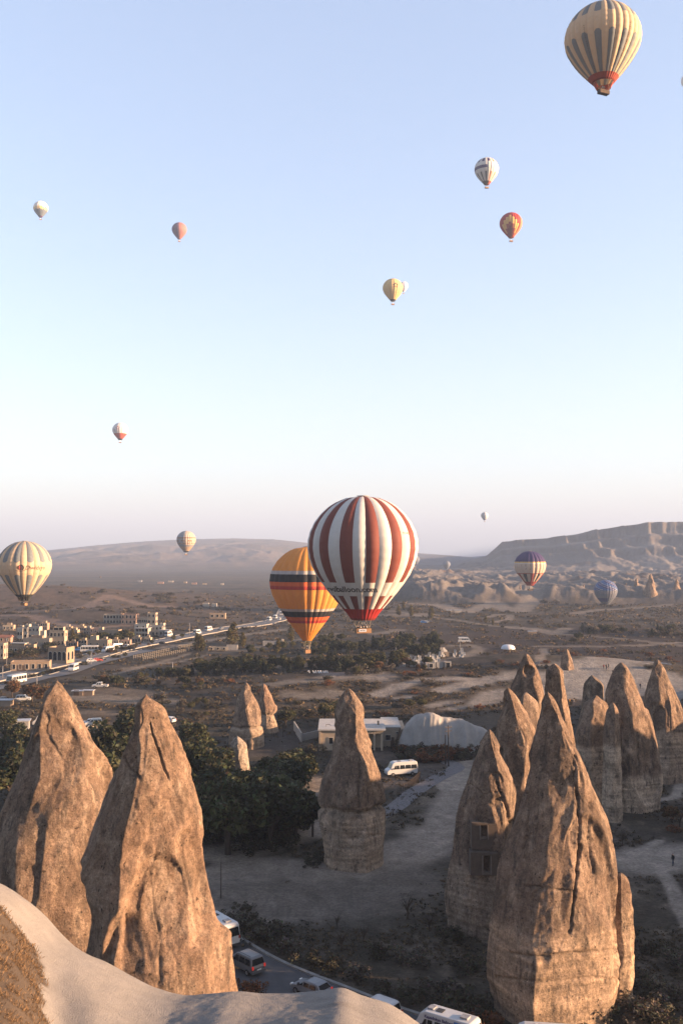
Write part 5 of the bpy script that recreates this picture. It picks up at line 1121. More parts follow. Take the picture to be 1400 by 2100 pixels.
house('far_house', 'small ruined house among shrubs left of the far highway', 446, 1269, [(-16, 16, 0, 14, 0, 11, 'beige')], [(0, 'F', 3, 1, 1.4, 1.6)], 0, 'scattered houses on the plain')
house('far_house', 'far white houses on the plain before the haze', 430, 1244, [(-14, -2, 0, 10, 0, 8, 'white'), (4, 14, 2, 12, 0, 7, 'white')], [], 0, 'scattered houses on the plain')
house('far_house', 'narrow tall wall of a house beside the far highway', 595, 1280, [(-4, 5, 0, 12, 0, 18, 'beige')], [], 0, 'scattered houses on the plain')
house('farm', 'low farm with flat roofs behind the poplars', 460, 1334, [(-32, 6, 0, 14, 0, 7, 'pale'), (4, 26, 4, 16, 0, 10, 'grey')], [(0, 'F', 3, 1, .9, .9)], 0, 'scattered houses on the plain')
house('farm_wall', 'bright gable wall of a low barn among trees below the orange balloon', 565, 1325, [(-26, 14, 2, 16, 0, 9, 'grey'), (12, 16, 0, 12, 0, 13, 'white')], [], 0, 'scattered houses on the plain')
house('wooden_shed', 'dark wooden shed with a pale tin roof right of the left spire', 170, 1427, [(-22, 0, 0, 12, 0, 11, 'brown', 'tin'), (0, 20, 2, 12, 0, 12, 'brown', 'tin')], [], R(-4), 'sheds', 'shed', ((0, 'F', .4, 1.6, 1.7),))
house('tin_shed', 'shed under a whitish flat roof at the left frame edge', 0, 1449, [(-20, 22, 0, 20, 0, 14, 'brown', 'tin')], [], 0, 'sheds', 'shed')
house('tin_shed', 'grey tin roof low among the trees left of the left spire', 34, 1496, [(-26, 24, 0, 26, 0, 18, 'grey', 'tin')], [], R(12), 'sheds', 'shed')
house('ruin', 'roofless grey ruin beside the cemetery', 899, 1371, [(-26, -6, 0, 14, 0, 11, 'grey'), (-4, 10, 2, 12, 0, 12, 'grey'), (12, 26, 0, 14, 0, 13, 'grey')], [(0, 'F', 1, 1, 1.2, 1.3), (2, 'F', 1, 1, 1.4, 1.6)], R(4), 'scattered houses on the plain', 'ruin')
house('small_house', 'small beige house above the cemetery', 912, 1346, [(-8, 8, 0, 10, 0, 8, 'beige')], [(0, 'F', 1, 1, .8, .8)], 0, 'scattered houses on the plain')
house('shelter', 'dark field shelter with a pale roof', 1091, 1299, [(-8, 9, 0, 8, 0, 5, 'brown', 'tin')], [], 0, 'sheds', 'shed')
house('far_house', 'pair of long white sheds near the far poplars', 932, 1256, [(-16, -6, 0, 8, 0, 5, 'white', 'tin'), (0, 14, 0, 8, 0, 5, 'white', 'tin')], [], 0, 'scattered houses on the plain')
for i, (px, py, lab) in enumerate(((380, 1196, 'far village house, cream, at the mountain foot'), (398, 1199, 'far village house, longer than its neighbours, at the mountain foot'), (352, 1194, 'far village house nearest the hazy cone'), (286, 1194, 'far pink house at the mountain foot'), (420, 1200, 'far village house, grey, at the mountain foot'), (330, 1198, 'far village house, low and wide, at the mountain foot'), (455, 1201, 'far village house standing apart on the plain'))):
    house('village_house', lab, px, py, [(-3 - (i % 3) * 2, 3 + (i % 2) * 2, 0, 5, 0, 3 + i % 2, ('cream', 'rose', 'white', 'grey')[i % 4])], [], 0, 'far village')

_rh = np.random.default_rng(8)
for i in range(16):
    px, py = ((20 + 24 * i, _rh.uniform(1290, 1300)) if i < 4 else (140 + 14 * (i - 4), _rh.uniform(1296, 1304)) if i < 8 else (150 + 22 * (i - 8), _rh.uniform(1326, 1332) - 1.2 * (i - 8)))
    w_, h_ = _rh.uniform(8, 14), _rh.uniform(9, 15)
    house('town_house', 'small flat-roofed house packed among the town houses', px, py, [(-w_, w_ * .6, 0, 12, 0, h_, ('cream', 'beige', 'pale', 'rose', 'stone')[i % 5]), (-w_ * .4, w_ * .2, 2, 9, h_, h_ + 4, ('beige', 'pale', 'cream')[i % 3])], [(0, 'F', 3, 1 if h_ < 12 else 2, .9, 1.2)], R(_rh.uniform(-14, 6)), GH)
# flat-roofed building behind the central spire
def central():
    g = ground(745, 1488); root = empty('flat_roofed_building', (g.x, 213.0, Hs(g.x, 213.0) - .2), 0); add_prop(root, 'single-storey cream building with flat roof, corner porch and outside stair behind the lone spire', 'building')
    kx = 213.0 / FPX
    X = lambda px: (px - 745) * kx
    root.location.x = at(745, 1480, 213).x
    w = PL['cream']; hh = 4.5
    x0, xa, xb, xc = X(657), X(744), X(786), X(834); d = 13.0
    # main mass with a recessed porch at the right front corner; walls have thickness
    MB().box(x0, xa, 0, d, -1, hh).build('wall', w, root)
    MB().box(xa, xb - .3, 3.4, d, -1, hh - .003).build('porch_wall', w, root)
    MB().box(xb - .3, xb, 3.2, d - .004, -1, hh - .006).build('side_wall', w, root)
    MB().box(xa, xb, -.006, .35, hh - .75, hh - .002).build('porch_beam', w, root); MB().box(xb - .35, xb + .004, .355, 3.2, hh - .75, hh - .004).build('porch_beam', w, root)
    for px in (754, 767, 782): MB().box(X(px) - .22, X(px) + .22, -.002, .36, -1, hh - .75).build('pillar', w, root)
    MB().box(xa, xb - .01, .0, 3.4, -1, .02).build('porch_floor', M_KERB, root)
    MB().box(xa + .6, xa + 1.5, 3.33, 3.40, .02, 2.3).build('door', M_DOOR, root)
    o = obj('wing', None, root); bpy.data.objects.remove(o)
    MB().box(xb, xc - 1.2, 5.0, d + 5, -1, hh - .35).build('wing_wall', w, root); MB().box(xc - 1.2, xc, 6.2, d + 5, -1, hh - .9).build('wing_end', w, root)
    MB().box(x0 - .45, xb + .45, -.55, d + .3, hh + .003, hh + .30).build('roof_slab', M_ROOFW, root); MB().box(xb + .004, xc - 1.1, 4.8, d + 5, hh - .345, hh - .12).build('roof_slab', M_ROOFW, root)
    for (x, y, wd, ht, z, rz, fx) in ((X(679), -.002, .9, 1.3, 1.6, 0, 'F'), (xb + .002, 4.2, 1.0, 1.2, 1.7, R(90), 'R')):
        fm, gm_ = win_meshes(wd, ht, False); q = obj('window', fm, root, (x, y, z), rz); obj('pane', gm_, q)
    MB().box(x0 - .25, x0 + .25, -.35, .004, -1, hh - .01).build('corner_pier', w, root)
    # wing front windows, doors and the outside stair
    for px, wd, z, ht, nm in ((797, 1.1, 1.5, 1.1, 'window'), (816, .5, 2.9, .35, 'window')):
        fm, gm_ = win_meshes(wd, ht, False); q = obj('window', fm, root, (X(px), 4.998, z), 0); obj('pane', gm_, q)
    for px in (806,): MB().box(X(px) - .4, X(px) + .4, 4.93, 4.998, 0, 2.1).build('door', M_DOOR, root)
    for px in (829.5, 832.5): MB().box(X(px) - .16, X(px) + .16, 6.13, 6.198, 0, 2.0).build('door', M_DOOR, root)
    st = MB()
    sx0, sx1 = X(810), X(822)
    for yy in (3.9, 4.7): st.tube([(sx0, yy, 0), (sx1, yy, hh - .3)], .07, 4)
    sr = st.build('stair_stringer', M_WOODD, root)
    for k in range(14): MB().box(-.13, .13, 3.9, 4.7, -.02, .02).build('stair_tread', M_WOODD, root, (lerp(sx0, sx1, k / 14), 0, lerp(0, hh - .3, k / 14) + .1))
    # terrace with steps, chimney, roof aerials
    MB().box(xb - 1, xc + 2, 1.0, 4.99, -1.2, -.02).build('terrace', M_KERB, root)
    for k in range(6): MB().box(X(784), X(808), .95 - .42 * (k + 1), .95 - .42 * k, -2, -.15 - .17 * k).build('step', M_KERB, root)
    MB().box(xb - 1.2, xb - .8, 5, 5.4, hh + .3, hh + 1.2).build('chimney', PL['brown'], root)
    for k in range(6): MB().tube([(lerp(xa, xb, k / 5), -.4, hh + .3), (lerp(xa, xb, k / 5), -.4, hh + .95)], .02, 4).build('railing_post', M_STEEL, root)
    MB().tube([(xa, -.4, hh + .95), (xb, -.4, hh + .95)], .02, 4).build('railing', M_STEEL, root)
    MB().tube([(x0 + 1.2, 3, hh + .3), (x0 + 1.2, 3, hh + .7), (x0 + 2.0, 3.3, hh + .75), (x0 + 2.3, 2.6, hh + .5)], .05, 4).build('solar_frame', M_WOODD, root)
central()
# block walls of the yard left of the central spire
def wall_run(name, label, pts, h, th, m, bl=1.1):
    g = [ground(*p) for p in pts]; root = empty(name, g[0]); add_prop(root, label, 'wall', 'yard walls'); 
    for a, b in zip(g[:-1], g[1:]):
        L = (b - a).length; n = max(1, int(L / bl)); ang = math.atan2(b.y - a.y, b.x - a.x); rows = 3
        me = MB().box(.015, L / n - .015, -th / 2, th / 2, .01, h / rows - .012).mesh('block', m)
        for r_ in range(rows):
            for k in range(n):
                p = a.lerp(b, k / n) - g[0]; obj('block', me, root, (p.x, p.y, p.z + r_ * h / rows - .1), ang)
wall_run('block_wall', 'white block wall with a square end at the yard corner', [(603, 1497), (612, 1512), (618, 1522)], 2.2, .3, PL['white'])
wall_run('block_wall', 'long grey yard wall running behind the lone spire', [(618, 1520), (650, 1512), (690, 1512)], 1.7, .3, PL['grey'], 1.6)

# cut windows in the dark spire: plastered facades sunk in the rock
def rock_front(px0, px1, py0, py1, depth, label, opx, bench):
    a = at(px0, py1, depth); b = at(px1, py0, depth); w_, h_ = b.x - a.x, b.z - a.z
    root = empty('cave_front', (a.x, depth, a.z)); add_prop(root, label, 'cave dwelling', 'cave dwellings cut in the windowed spire'); pm = mat('cave_plaster', (.075, .058, .046), rough=.95, var=.25, scale=1.5, bump=.03, bscale=4)
    o0, o1, z0, z1 = opx; x0, x1 = o0 * w_, o1 * w_; za, zb = z0 * h_, z1 * h_
    MB().box(0, x0, 0, 1.6, 0, h_).build('wall', pm, root); MB().box(x1, w_, 0, 1.6, 0, h_ * .96).build('wall', pm, root); MB().box(x0, x1, .003, 1.6, zb, h_ * .99).build('lintel', pm, root); MB().box(x0, x1, .003, 1.6, 0, za).build('sill_wall', pm, root)
    MB().box(x0 - .14, x0, -.08, .0, za, zb).build('jamb', mat('jamb_stone', (.13, .11, .095), var=.2), root); MB().box(x1, x1 + .14, -.08, .0, za, zb).build('jamb', mat('jamb_stone', (.2, .2, .2)), root)
    MB().box(x0, x1, .9, 1.0, za, zb).build('shutter', mat('dull_shutter', (.06, .055, .05), var=.3, scale=4), root); MB().box(x0, x1, .2, .9, za - .004, za + .25).build('inner_ledge', mat('jamb_stone', (.2, .2, .2)), root)
rock_front(967, 1018, 1688, 1742, 109.3, 'square plastered window bay cut high in the windowed spire', (.36, .62, .38, .92), 0)
rock_front(965, 1020, 1748, 1796, 108.7, 'lower plastered doorway bay cut in the windowed spire', (.46, .72, .05, .86), 0)

# ------------------------------------------------------------------ poles, fences, posts, gravestones, tents, letters
M_POLE = mat('pole_wood', (.055, .042, .034), rough=.9, var=.3, scale=3); M_POLEG = mat('grey_pole', (.16, .16, .165), rough=.6)
def pole(name, label, px, py, ytop, r=.11, arms=1, m=M_POLE, group='utility poles', lamp=0):
    g = ground(px, py); h = (py - ytop) * g.y / FPX; root = empty(name, g); add_prop(root, label, 'pole', group)
    MB().tube([(0, 0, -.4), (0, 0, h)], [r * 1.25, r * .8], 8).build('post', m, root, smooth=True)
    for k in range(arms): MB().box(-.75, .75, -.05, .05, h - .5 - .7 * k, h - .38 - .7 * k).build('crossarm', m, root, rz=.4)
    if arms:
        for x in (-.6, 0, .6): MB().tube([(x, 0, h - .38), (x, 0, h - .15)], .05, 6).build('insulator', PL['white'], root, rz=.4)
    if lamp: MB().tube([(0, 0, h - .05), (lamp * .8, -.2, h + .15), (lamp * 1.7, -.4, h + .2)], [.05, .05, .09], 6).build('lamp_arm', m, root)
pole('utility_pole', 'tall dark utility pole with crossarms before the long white mound', 919, 1572, 1489, .13, 2)
pole('utility_pole', 'plain dark pole just left of the tall utility pole', 913, 1568, 1508, .14, 0)
pole('utility_pole', 'dark pole in the grove left of the lone spire', 641, 1716, 1630, .15, 0)
pole('utility_pole', 'thin dark pole rising by the dirt track above the valley road', 453, 1842, 1770, .07, 0)
pole('utility_pole', 'pole above the cypress hedge by the lower lane', 354, 1387, 1358, .16, 0, M_POLEG)
pole('utility_pole', 'thin pole standing in the dark tree belt near the cemetery', 811, 1352, 1328, .12, 0, M_POLEG); pole('utility_pole', 'thin pole by the campers near the fields', 943, 1338, 1310, .10, 1, M_POLEG)
for px, py, yt, lab in ((187, 1364, 1338, 'street lamp at the highway junction'), (76, 1403, 1384, 'street lamp between highway and slip road by the coach'), (389, 1304, 1277, 'street lamp above the highway bend'), (14, 1368, 1308, 'tall pale mast beside the low brown house'), (6, 1392, 1366, 'street lamp on the highway at the frame edge')):
    pole('street_lamp', lab, px, py, yt, .12, 0, M_POLEG, 'street lamps', 1)
def fence(label, pts, gap, h, m, r=.09, rails=2):
    g = [tuple(p) for p in groundm(pts)]; c = smooth_line([p[:2] for p in g], gap); Z = H(c[:, 0], c[:, 1]); root = empty('fence', (c[0][0], c[0][1], float(Z[0]))); add_prop(root, label, 'fence', 'fences')
    pm = MB().box(-r, r, -r, r, -.2, h).mesh('post', m)
    for (x, y), z in zip(c, Z): obj('post', pm, root, (x - c[0][0], y - c[0][1], z - Z[0]))
    for k in range(rails): MB().tube([(x - c[0][0], y - c[0][1], z - Z[0] + h * (.45 + .4 * k)) for (x, y), z in zip(c, Z)], r * .35, 4).build('rail', m, root)
fence('pale post fence along the highway embankment, upper row', [(274, 1352), (310, 1345), (350, 1336), (400, 1325)], 1.6, 1.7, PL['pale'], .10)
fence('pale post fence along the highway embankment, lower row', [(294, 1354), (330, 1347), (370, 1339), (398, 1332)], 1.7, 1.5, PL['pale'], .10)
fence('dark picket fence beside the minibus lot', [(815, 1628), (835, 1618), (850, 1606), (862, 1594)], .75, 1.3, M_POLE, .06)
fence('dark picket fence along the cobbled lane', [(824, 1540), (845, 1553), (865, 1562)], .9, 1.3, M_POLE, .06)
fence('thin dark fence in the yard below the paired spires', [(500, 1530), (540, 1520), (575, 1513), (600, 1508)], 1.8, 1.5, M_POLE, .06)
M_GRAVE = mat('grave_marble', (.30, .295, .285), rough=.8, var=.2, scale=3)
rg = np.random.default_rng(12); gm1 = MB().box(-.35, .35, -.9, .9, 0, .45).box(-.34, .34, .75, .89, .45, 1.25).mesh('gravestone', M_GRAVE); gm2 = MB().box(-.4, .4, -1.0, 1.0, 0, .6).box(-.3, .3, .8, .98, .6, 1.5).box(-.3, .3, -.98, -.85, .6, 1.0).mesh('gravestone', M_GRAVE)
for i, q in enumerate(groundm([(rg.uniform(826, 905), rg.uniform(1347, 1368)) for _ in range(46)] + [(rg.uniform(905, 960), rg.uniform(1338, 1350)) for _ in range(14)])):
    o = obj('gravestone', (gm1, gm2)[i % 2], None, tuple(q), rg.uniform(-.3, .3)); s_ = rg.uniform(.9, 1.6); o.scale = (s_, s_, s_); add_prop(o, 'pale marble gravestone in the cemetery beside the ruin', 'gravestone', 'gravestones of the cemetery')
def tent(label, px, py, wpx, hpx):
    g = ground(px, py); k = g.y / FPX; n, m_ = 16, 9; v = []
    for j in range(m_):
        e = math.pi / 2 * j / (m_ - 1)
        for i in range(n): a = 2 * math.pi * i / n; v.append((wpx / 2 * k * math.cos(a) * math.cos(e) ** .6, 3.2 * math.sin(a) * math.cos(e) ** .6, hpx * k * math.sin(e) * (1 + .03 * math.sin(7 * a))))
    me = np_mesh('dome_tent', np.array(v), grid_faces(m_, n, wrap=True), mat('tent_canvas', (.46, .46, .48), rough=.7, var=.06), True); o = obj('dome_tent', me, None, g); add_prop(o, label, 'tent')
tent('white dome tent beside the curving footpath', 1041, 1331, 29, 9)
# white letters standing on the knoll (weathered, unreadable)
LM = mat('letter_white', (.55, .55, .56), rough=.6, var=.05)
g0 = ground(651, 1381); sroot = empty('letter_sign', g0); add_prop(sroot, 'row of big slanted white letters standing before the dark tree belt', 'sign'); kk = g0.y / FPX
for i, (x, strokes) in enumerate(((-18, [(-2, 4, 1, 5), (1, 5, 2, 0)]), (-10, [(0, 5, 3, 0)]), (-6, [(0, 0, 2, 5), (2, 5, 4, 0)]), (0, [(0, 5, 3, 0), (3, 0, 4, 5)]), (5, [(0, 0, 1, 5), (1, 5, 4, 0)]), (11, [(0, 5, 2, 0), (2, 0, 5, 5)]), (17, [(0, 0, 1, 5), (3, 5, 4, 0)]))):
    b = MB()
    for (xa, za, xb, zb) in strokes: b.tube([((x + xa) * kk, 0, (za + .5) * kk), ((x + xb) * kk, 0, (zb + .5) * kk)], .19, 4)
    b.build('letter', LM, sroot)

# ------------------------------------------------------------------ people
def person_mesh(seed, mats_, stride=.0):
    """one continuous figure grown from a skeleton, 1.72 m tall"""
    bm = bmesh.new(); sk = {}
    J = dict(pelvis=(0, 0, .95, .15), belly=(0, 0, 1.12, .145), chest=(0, .01, 1.34, .165), neck=(0, 0, 1.50, .06), head=(0, -.02, 1.62, .105), crown=(0, -.01, 1.70, .075),
             shl=(.19, 0, 1.42, .07), ell=(.26, .02, 1.15, .052), wrl=(.24, -.08, .92, .04), hal=(.23, -.12, .83, .042), shr=(-.19, 0, 1.42, .07), elr=(-.26, .03, 1.15, .052), wrr=(-.23, -.10, .93, .04), har=(-.22, -.14, .84, .042),
             hil=(.10, 0, .88, .10), knl=(.11, -.04 - stride, .48, .07), anl=(.11, .02 - stride, .09, .05), tol=(.12, -.14 - stride, .05, .045), hir=(-.10, 0, .88, .10), knr=(-.11, -.02 + stride, .48, .07), anr=(-.11, .03 + stride * 1.3, .09, .05), tor=(-.12, -.13 + stride * 1.3, .05, .045))
    E = [('pelvis', 'belly'), ('belly', 'chest'), ('chest', 'neck'), ('neck', 'head'), ('head', 'crown'), ('chest', 'shl'), ('shl', 'ell'), ('ell', 'wrl'), ('wrl', 'hal'), ('chest', 'shr'), ('shr', 'elr'), ('elr', 'wrr'), ('wrr', 'har'), ('pelvis', 'hil'), ('hil', 'knl'), ('knl', 'anl'), ('anl', 'tol'), ('pelvis', 'hir'), ('hir', 'knr'), ('knr', 'anr'), ('anr', 'tor')]
    for k, q in J.items(): sk[k] = bm.verts.new(q[:3])
    for a, b in E: bm.edges.new((sk[a], sk[b]))
    me = bpy.data.meshes.new('person'); bm.to_mesh(me); bm.free(); o = bpy.data.objects.new('person', me); COL.objects.link(o)
    md = o.modifiers.new('skin', 'SKIN'); md.use_smooth_shade = True
    for i, k in enumerate(J): sv = me.skin_vertices[0].data[i]; sv.radius = (J[k][3], J[k][3]); sv.use_root = (k == 'pelvis')
    o.modifiers.new('sub', 'SUBSURF').levels = 1
    dg = bpy.context.evaluated_depsgraph_get(); dg.update(); out = bpy.data.meshes.new_from_object(o.evaluated_get(dg)); bpy.data.objects.remove(o)
    out.materials.clear()
    for m in mats_: out.materials.append(m)          # trousers, jacket, skin, hair, shoes
    for p_ in out.polygons:
        c = p_.center; p_.material_index = 4 if c.z < .11 else 0 if c.z < .93 and abs(c.x) < .21 else 3 if (c.z > 1.665 or (c.z > 1.54 and c.y > .02)) else 2 if c.z > 1.475 or (c.z < .90 and abs(c.x) > .17) else 1
    return out
SK = mat('skin', (.30, .18, .12), rough=.6, var=.05); HAIR = [mat('dark_hair', (.015, .011, .009), rough=.7), mat('woollen_hat', (.05, .05, .06), rough=.9)]
JK = {n: mat('jacket_' + n, c, rough=.85, var=.12, scale=8) for n, c in dict(black=(.012, .012, .014), navy=(.02, .025, .05), brown=(.07, .04, .025), yellow=(.35, .18, .03), red=(.20, .03, .025), white=(.35, .34, .33), grey=(.09, .09, .095)).items()}
TR = [mat('dark_trousers', (.014, .014, .018), rough=.9), mat('jeans', (.035, .045, .075), rough=.9)]; SHOE = mat('shoes', (.012, .011, .01), rough=.7)
PM = {}
def person(label, x, y, z, rz, jk='black', stride=0.0, group=None, hat=0, name='person'):
    k = (jk, stride, hat)
    if k not in PM: PM[k] = person_mesh(0, [TR[len(PM) % 2], JK[jk], SK, HAIR[hat], SHOE], stride)
    o = obj(name, PM[k], None, (x, y, z), rz); return add_prop(o, label, 'person', group)
for px, jk, lab in ((1158, 'black', 'person in black nearest the small lone spire in the standing group'), (1163, 'navy', 'person in navy in the standing group by the small lone spire'), (1167, 'yellow', 'person in a yellow jacket in the standing group by the small lone spire'), (1171, 'black', 'person in black beside the yellow jacket'), (1175, 'grey', 'person in grey at the end of the standing group')):
    q = at(px, 1389.5, 272.0); person(lab, q.x, 272, Hs(q.x, 272), .4, jk, 0, 'standing group on the pale dunes')
TOPZ = {}
for px, py, jk, lab in ((1237, 1376, 'red', 'walker in red on the pale dunes'), (1242, 1371, 'black', 'walker in black beside the red walker'), (1247, 1370, 'grey', 'walker in grey at the rear of the three walkers'), (1243, 1379, 'brown', 'walker in brown coming down the pale dunes'), (1256, 1384, 'black', 'person sitting low behind the massive spire, in black'), (1312, 1412, 'navy', 'lone walker in navy on the dunes right of the massive spire')):
    g_ = ground(px, py); person(lab, g_.x, g_.y, g_.z - .02, 2.2, jk, .12, 'walkers on the pale dunes')
g_ = ground(1379, 1776); person('lone hiker in black with dark trousers on the pale slope at the right', g_.x, g_.y, g_.z, -1.2, 'black', .16, None, 1)
rg = np.random.default_rng(2)
for (bl, n, bw, bd, yaw, desc) in ((BB, 9, 3.2, 1.2, .30, 'passenger standing in the basket of the huge striped balloon'), (BO, 3, 1.3, .9, .5, 'passenger standing in the basket of the orange balloon'), (BD, 5, 2.0, .9, -.55, 'passenger standing in the basket of the tan emblem balloon')):
    o0 = bl[0].location
    for k in range(n):
        u_, v_ = (k + .5) / n * bw - bw / 2, (k % 2 - .5) * bd * .7; ca, sa = math.cos(yaw), math.sin(yaw)
        person(desc, o0.x + u_ * ca - v_ * sa, o0.y + u_ * sa + v_ * ca, o0.z + .06, rg.uniform(-2, 2), ('black', 'navy', 'white', 'brown', 'grey')[k % 5], 0, 'balloon passengers', k % 2)
# ------------------------------------------------------------------ trees and shrubs
M_LEAF = mat('foliage', (.05, .05, .03), rough=.7, var=0, attr=True, transl=.18, spec=.2)
M_BARK = mat('bark', (.045, .034, .026), rough=.95, var=.3, scale=5)
def leaf_mesh(name, pts, size, cols, rg, up=.25, aspect=1.6):
    """two-triangle leaf sprays at given points"""
    n = len(pts); a = rg.normal(size=(n, 3)); a /= np.linalg.norm(a, axis=1)[:, None]; b = rg.normal(size=(n, 3)); b[:, 2] += up; b -= a * (a * b).sum(1)[:, None]; b /= np.linalg.norm(b, axis=1)[:, None]
    s = (size * rg.uniform(.55, 1.35, n))[:, None]
    v = np.stack([pts - a * s * .5, pts + b * s * aspect * .5, pts + a * s * .5, pts - b * s * aspect * .5], 1).reshape(-1, 3); q = np.arange(n)[:, None] * 4
    f = np.concatenate([np.concatenate([q, q + 1, q + 2], 1), np.concatenate([q, q + 2, q + 3], 1)])
    return np_mesh(name, v, f, M_LEAF, False, np.repeat(cols, 4, 0))
def tree_proto(kind, seed, n=2200):
    """unit-height tree: (trunk mesh, crown mesh)"""
    rg = np.random.default_rng(seed); b = MB()
    pal = dict(broad=(.034, .037, .017), olive=(.050, .047, .020), autumn=(.080, .045, .020), willow=(.040, .042, .018), poplar=(.070, .058, .022), conifer=(.014, .019, .012), shrub=(.038, .034, .022), rust=(.10, .042, .018), grey=(.060, .052, .040), bare=(.030, .024, .020))
    c0 = np.array(pal[kind])
    if kind in ('shrub', 'rust', 'grey'):
        k = 16; cen = rg.normal(size=(k, 3)) * [.42, .42, .16] + [0, 0, .45]; cen[:, 2] = np.clip(cen[:, 2], .2, .8); rad = rg.uniform(.16, .30, k); size = .085
        for q in range(5): a = rg.uniform(0, 6.28); b.tube([(0, 0, -.05), (.12 * math.cos(a), .12 * math.sin(a), .25), (.35 * math.cos(a), .35 * math.sin(a), .6)], [.03, .02, .006], 5)
    elif kind == 'poplar':
        k = 26; t = np.linspace(.14, .98, k); w_ = .115 * np.sin(np.clip(t, 0, 1) ** .8 * np.pi) + .018; an = rg.uniform(0, 6.28, k); cen = np.stack([np.cos(an) * w_ * .6, np.sin(an) * w_ * .6, t], -1); rad = w_ * .75 + .02; size = .042
        b.tube([(0, 0, -.03), (0, 0, .5), (0, 0, .95)], [.022, .014, .004], 6)
    elif kind == 'conifer':
        k = 30; t = np.linspace(.10, .97, k); w_ = .24 * (1 - t) ** .8 + .015; an = rg.uniform(0, 6.28, k); cen = np.stack([np.cos(an) * w_ * .6, np.sin(an) * w_ * .6, t], -1); rad = w_ * .6 + .02; size = .055
        b.tube([(0, 0, -.03), (0, 0, .95)], [.028, .004], 6)
    elif kind == 'willow':
        k = 60; an = rg.uniform(0, 6.28, k); rr = np.sqrt(rg.uniform(0, 1, k)) * .48; cen = np.stack([np.cos(an) * rr, np.sin(an) * rr, .92 - .55 * rr ** 1.6 - rg.uniform(0, .12, k)], -1); rad = rg.uniform(.06, .11, k); size = .035
        b.tube([(0, 0, -.04), (.01, 0, .25), (0, .02, .5)], [.045, .035, .025], 7)
    else:
        k = 22; d = rg.normal(size=(k, 3)); d /= np.linalg.norm(d, axis=1)[:, None]; cen = d * rg.uniform(.25, 1, k)[:, None] ** .5 * [.36, .36, .26] + [0, 0, .64]; rad = rg.uniform(.09, .18, k); size = .048 if kind != 'bare' else .02
        b.tube([(0, 0, -.04), (.01, .01, .2), (-.01, .0, .42)], [.034, .026, .02], 7)
    if kind in ('broad', 'olive', 'autumn', 'willow', 'bare'):
        for q in range(9 if kind != 'bare' else 22):
            e = cen[rg.integers(0, k)]; s0 = np.array([0, 0, rg.uniform(.2, .42)]); m_ = (s0 + e) / 2 + [0, 0, .04]; b.tube([tuple(s0), tuple(m_), tuple(e)], [.016, .010, .003], 5, cap=False)
    pick = rg.integers(0, k, n); g = rg.normal(size=(n, 3)); g /= np.maximum(np.linalg.norm(g, axis=1)[:, None], .01); pts = cen[pick] + g * (rg.uniform(.35, 1.08, n) ** .6 * rad[pick])[:, None]
    if kind == 'willow': pts[:, 2] -= rg.uniform(0, 1, n) ** 1.5 * .42 * (pts[:, 2] - .08); 
    pts[:, 2] = np.maximum(pts[:, 2], .03); tone = rg.uniform(.6, 1.5, k)[pick] * rg.uniform(.7, 1.3, n)
    cols = c0[None] * tone[:, None] * (1 + rg.normal(0, .12, (n, 3)))
    crown = leaf_mesh('crown', pts, size, np.clip(cols, .004, .3), rg, aspect=2.6 if kind == 'willow' else 1.6)
    return b.mesh('trunk', M_BARK, True), crown
PROTO = {}
for i, (kd, n) in enumerate((('broad', 3400), ('olive', 2400), ('autumn', 2200), ('willow', 6000), ('poplar', 1500), ('conifer', 1300), ('shrub', 900), ('rust', 800), ('grey', 800), ('bare', 260))):
    PROTO[kd] = [tree_proto(kd, 40 + i * 7 + q, n) for q in range(3)]
NAME = dict(broad='leafy_tree', olive='olive_tree', autumn='autumn_tree', willow='willow_tree', poplar='poplar_tree', conifer='conifer_tree', shrub='shrub', rust='rust_shrub', grey='grey_shrub', bare='bare_tree')
_rt = np.random.default_rng(77); TREES = []
def plant(kind, x, y, z, h, wide, label, group):
    tr, cr = PROTO[kind][int(_rt.integers(0, 3))]; root = empty(NAME[kind], (x, y, z - .03 * h), _rt.uniform(0, 6.28)); root.scale = (h * wide, h * wide, h)
    add_prop(root, label, 'shrub' if kind in ('shrub', 'rust', 'grey') else 'tree', group); obj('trunk', tr, root); obj('crown', cr, root)
def plant_px(items, label, group, jx=0, jy=0):
    """items: (kind, x, y of the foot in the photograph, height in photo pixels, width factor)"""
    P = groundm([(i[1], i[2]) for i in items])
    for (kd, px, py, hp, wd), p in zip(items, P): plant(kd, p[0], p[1], p[2], hp * p[1] / FPX, wd, label if isinstance(label, str) else label[kd], group)
# the dark grove
plant_px([('willow', 468, 1752, 165, 1.0)], 'big weeping willow at the near edge of the dark grove', 'trees of the dark grove')
plant_px([('broad', 556, 1742, 158, 1.15), ('broad', 608, 1728, 128, 1.1), ('broad', 520, 1718, 140, 1.1), ('broad', 430, 1712, 150, 1.1), ('broad', 585, 1690, 105, 1.1), ('broad', 480, 1670, 95, 1.2), ('broad', 540, 1650, 85, 1.2), ('broad', 420, 1640, 120, 1.1), ('olive', 560, 1600, 45, 1.3), ('broad', 450, 1590, 60, 1.3), ('broad', 410, 1580, 75, 1.2), ('broad', 250, 1585, 125, 1.1), ('broad', 215, 1570, 70, 1.3), ('broad', 235, 1640, 110, 1.2), ('broad', 395, 1545, 70, 1.2), ('broad', 300, 1520, 80, 1.2)],
         {'broad': 'dark leafy tree packed into the grove between the spires', 'olive': 'yellowish tree at the back of the dark grove'}, 'trees of the dark grove')
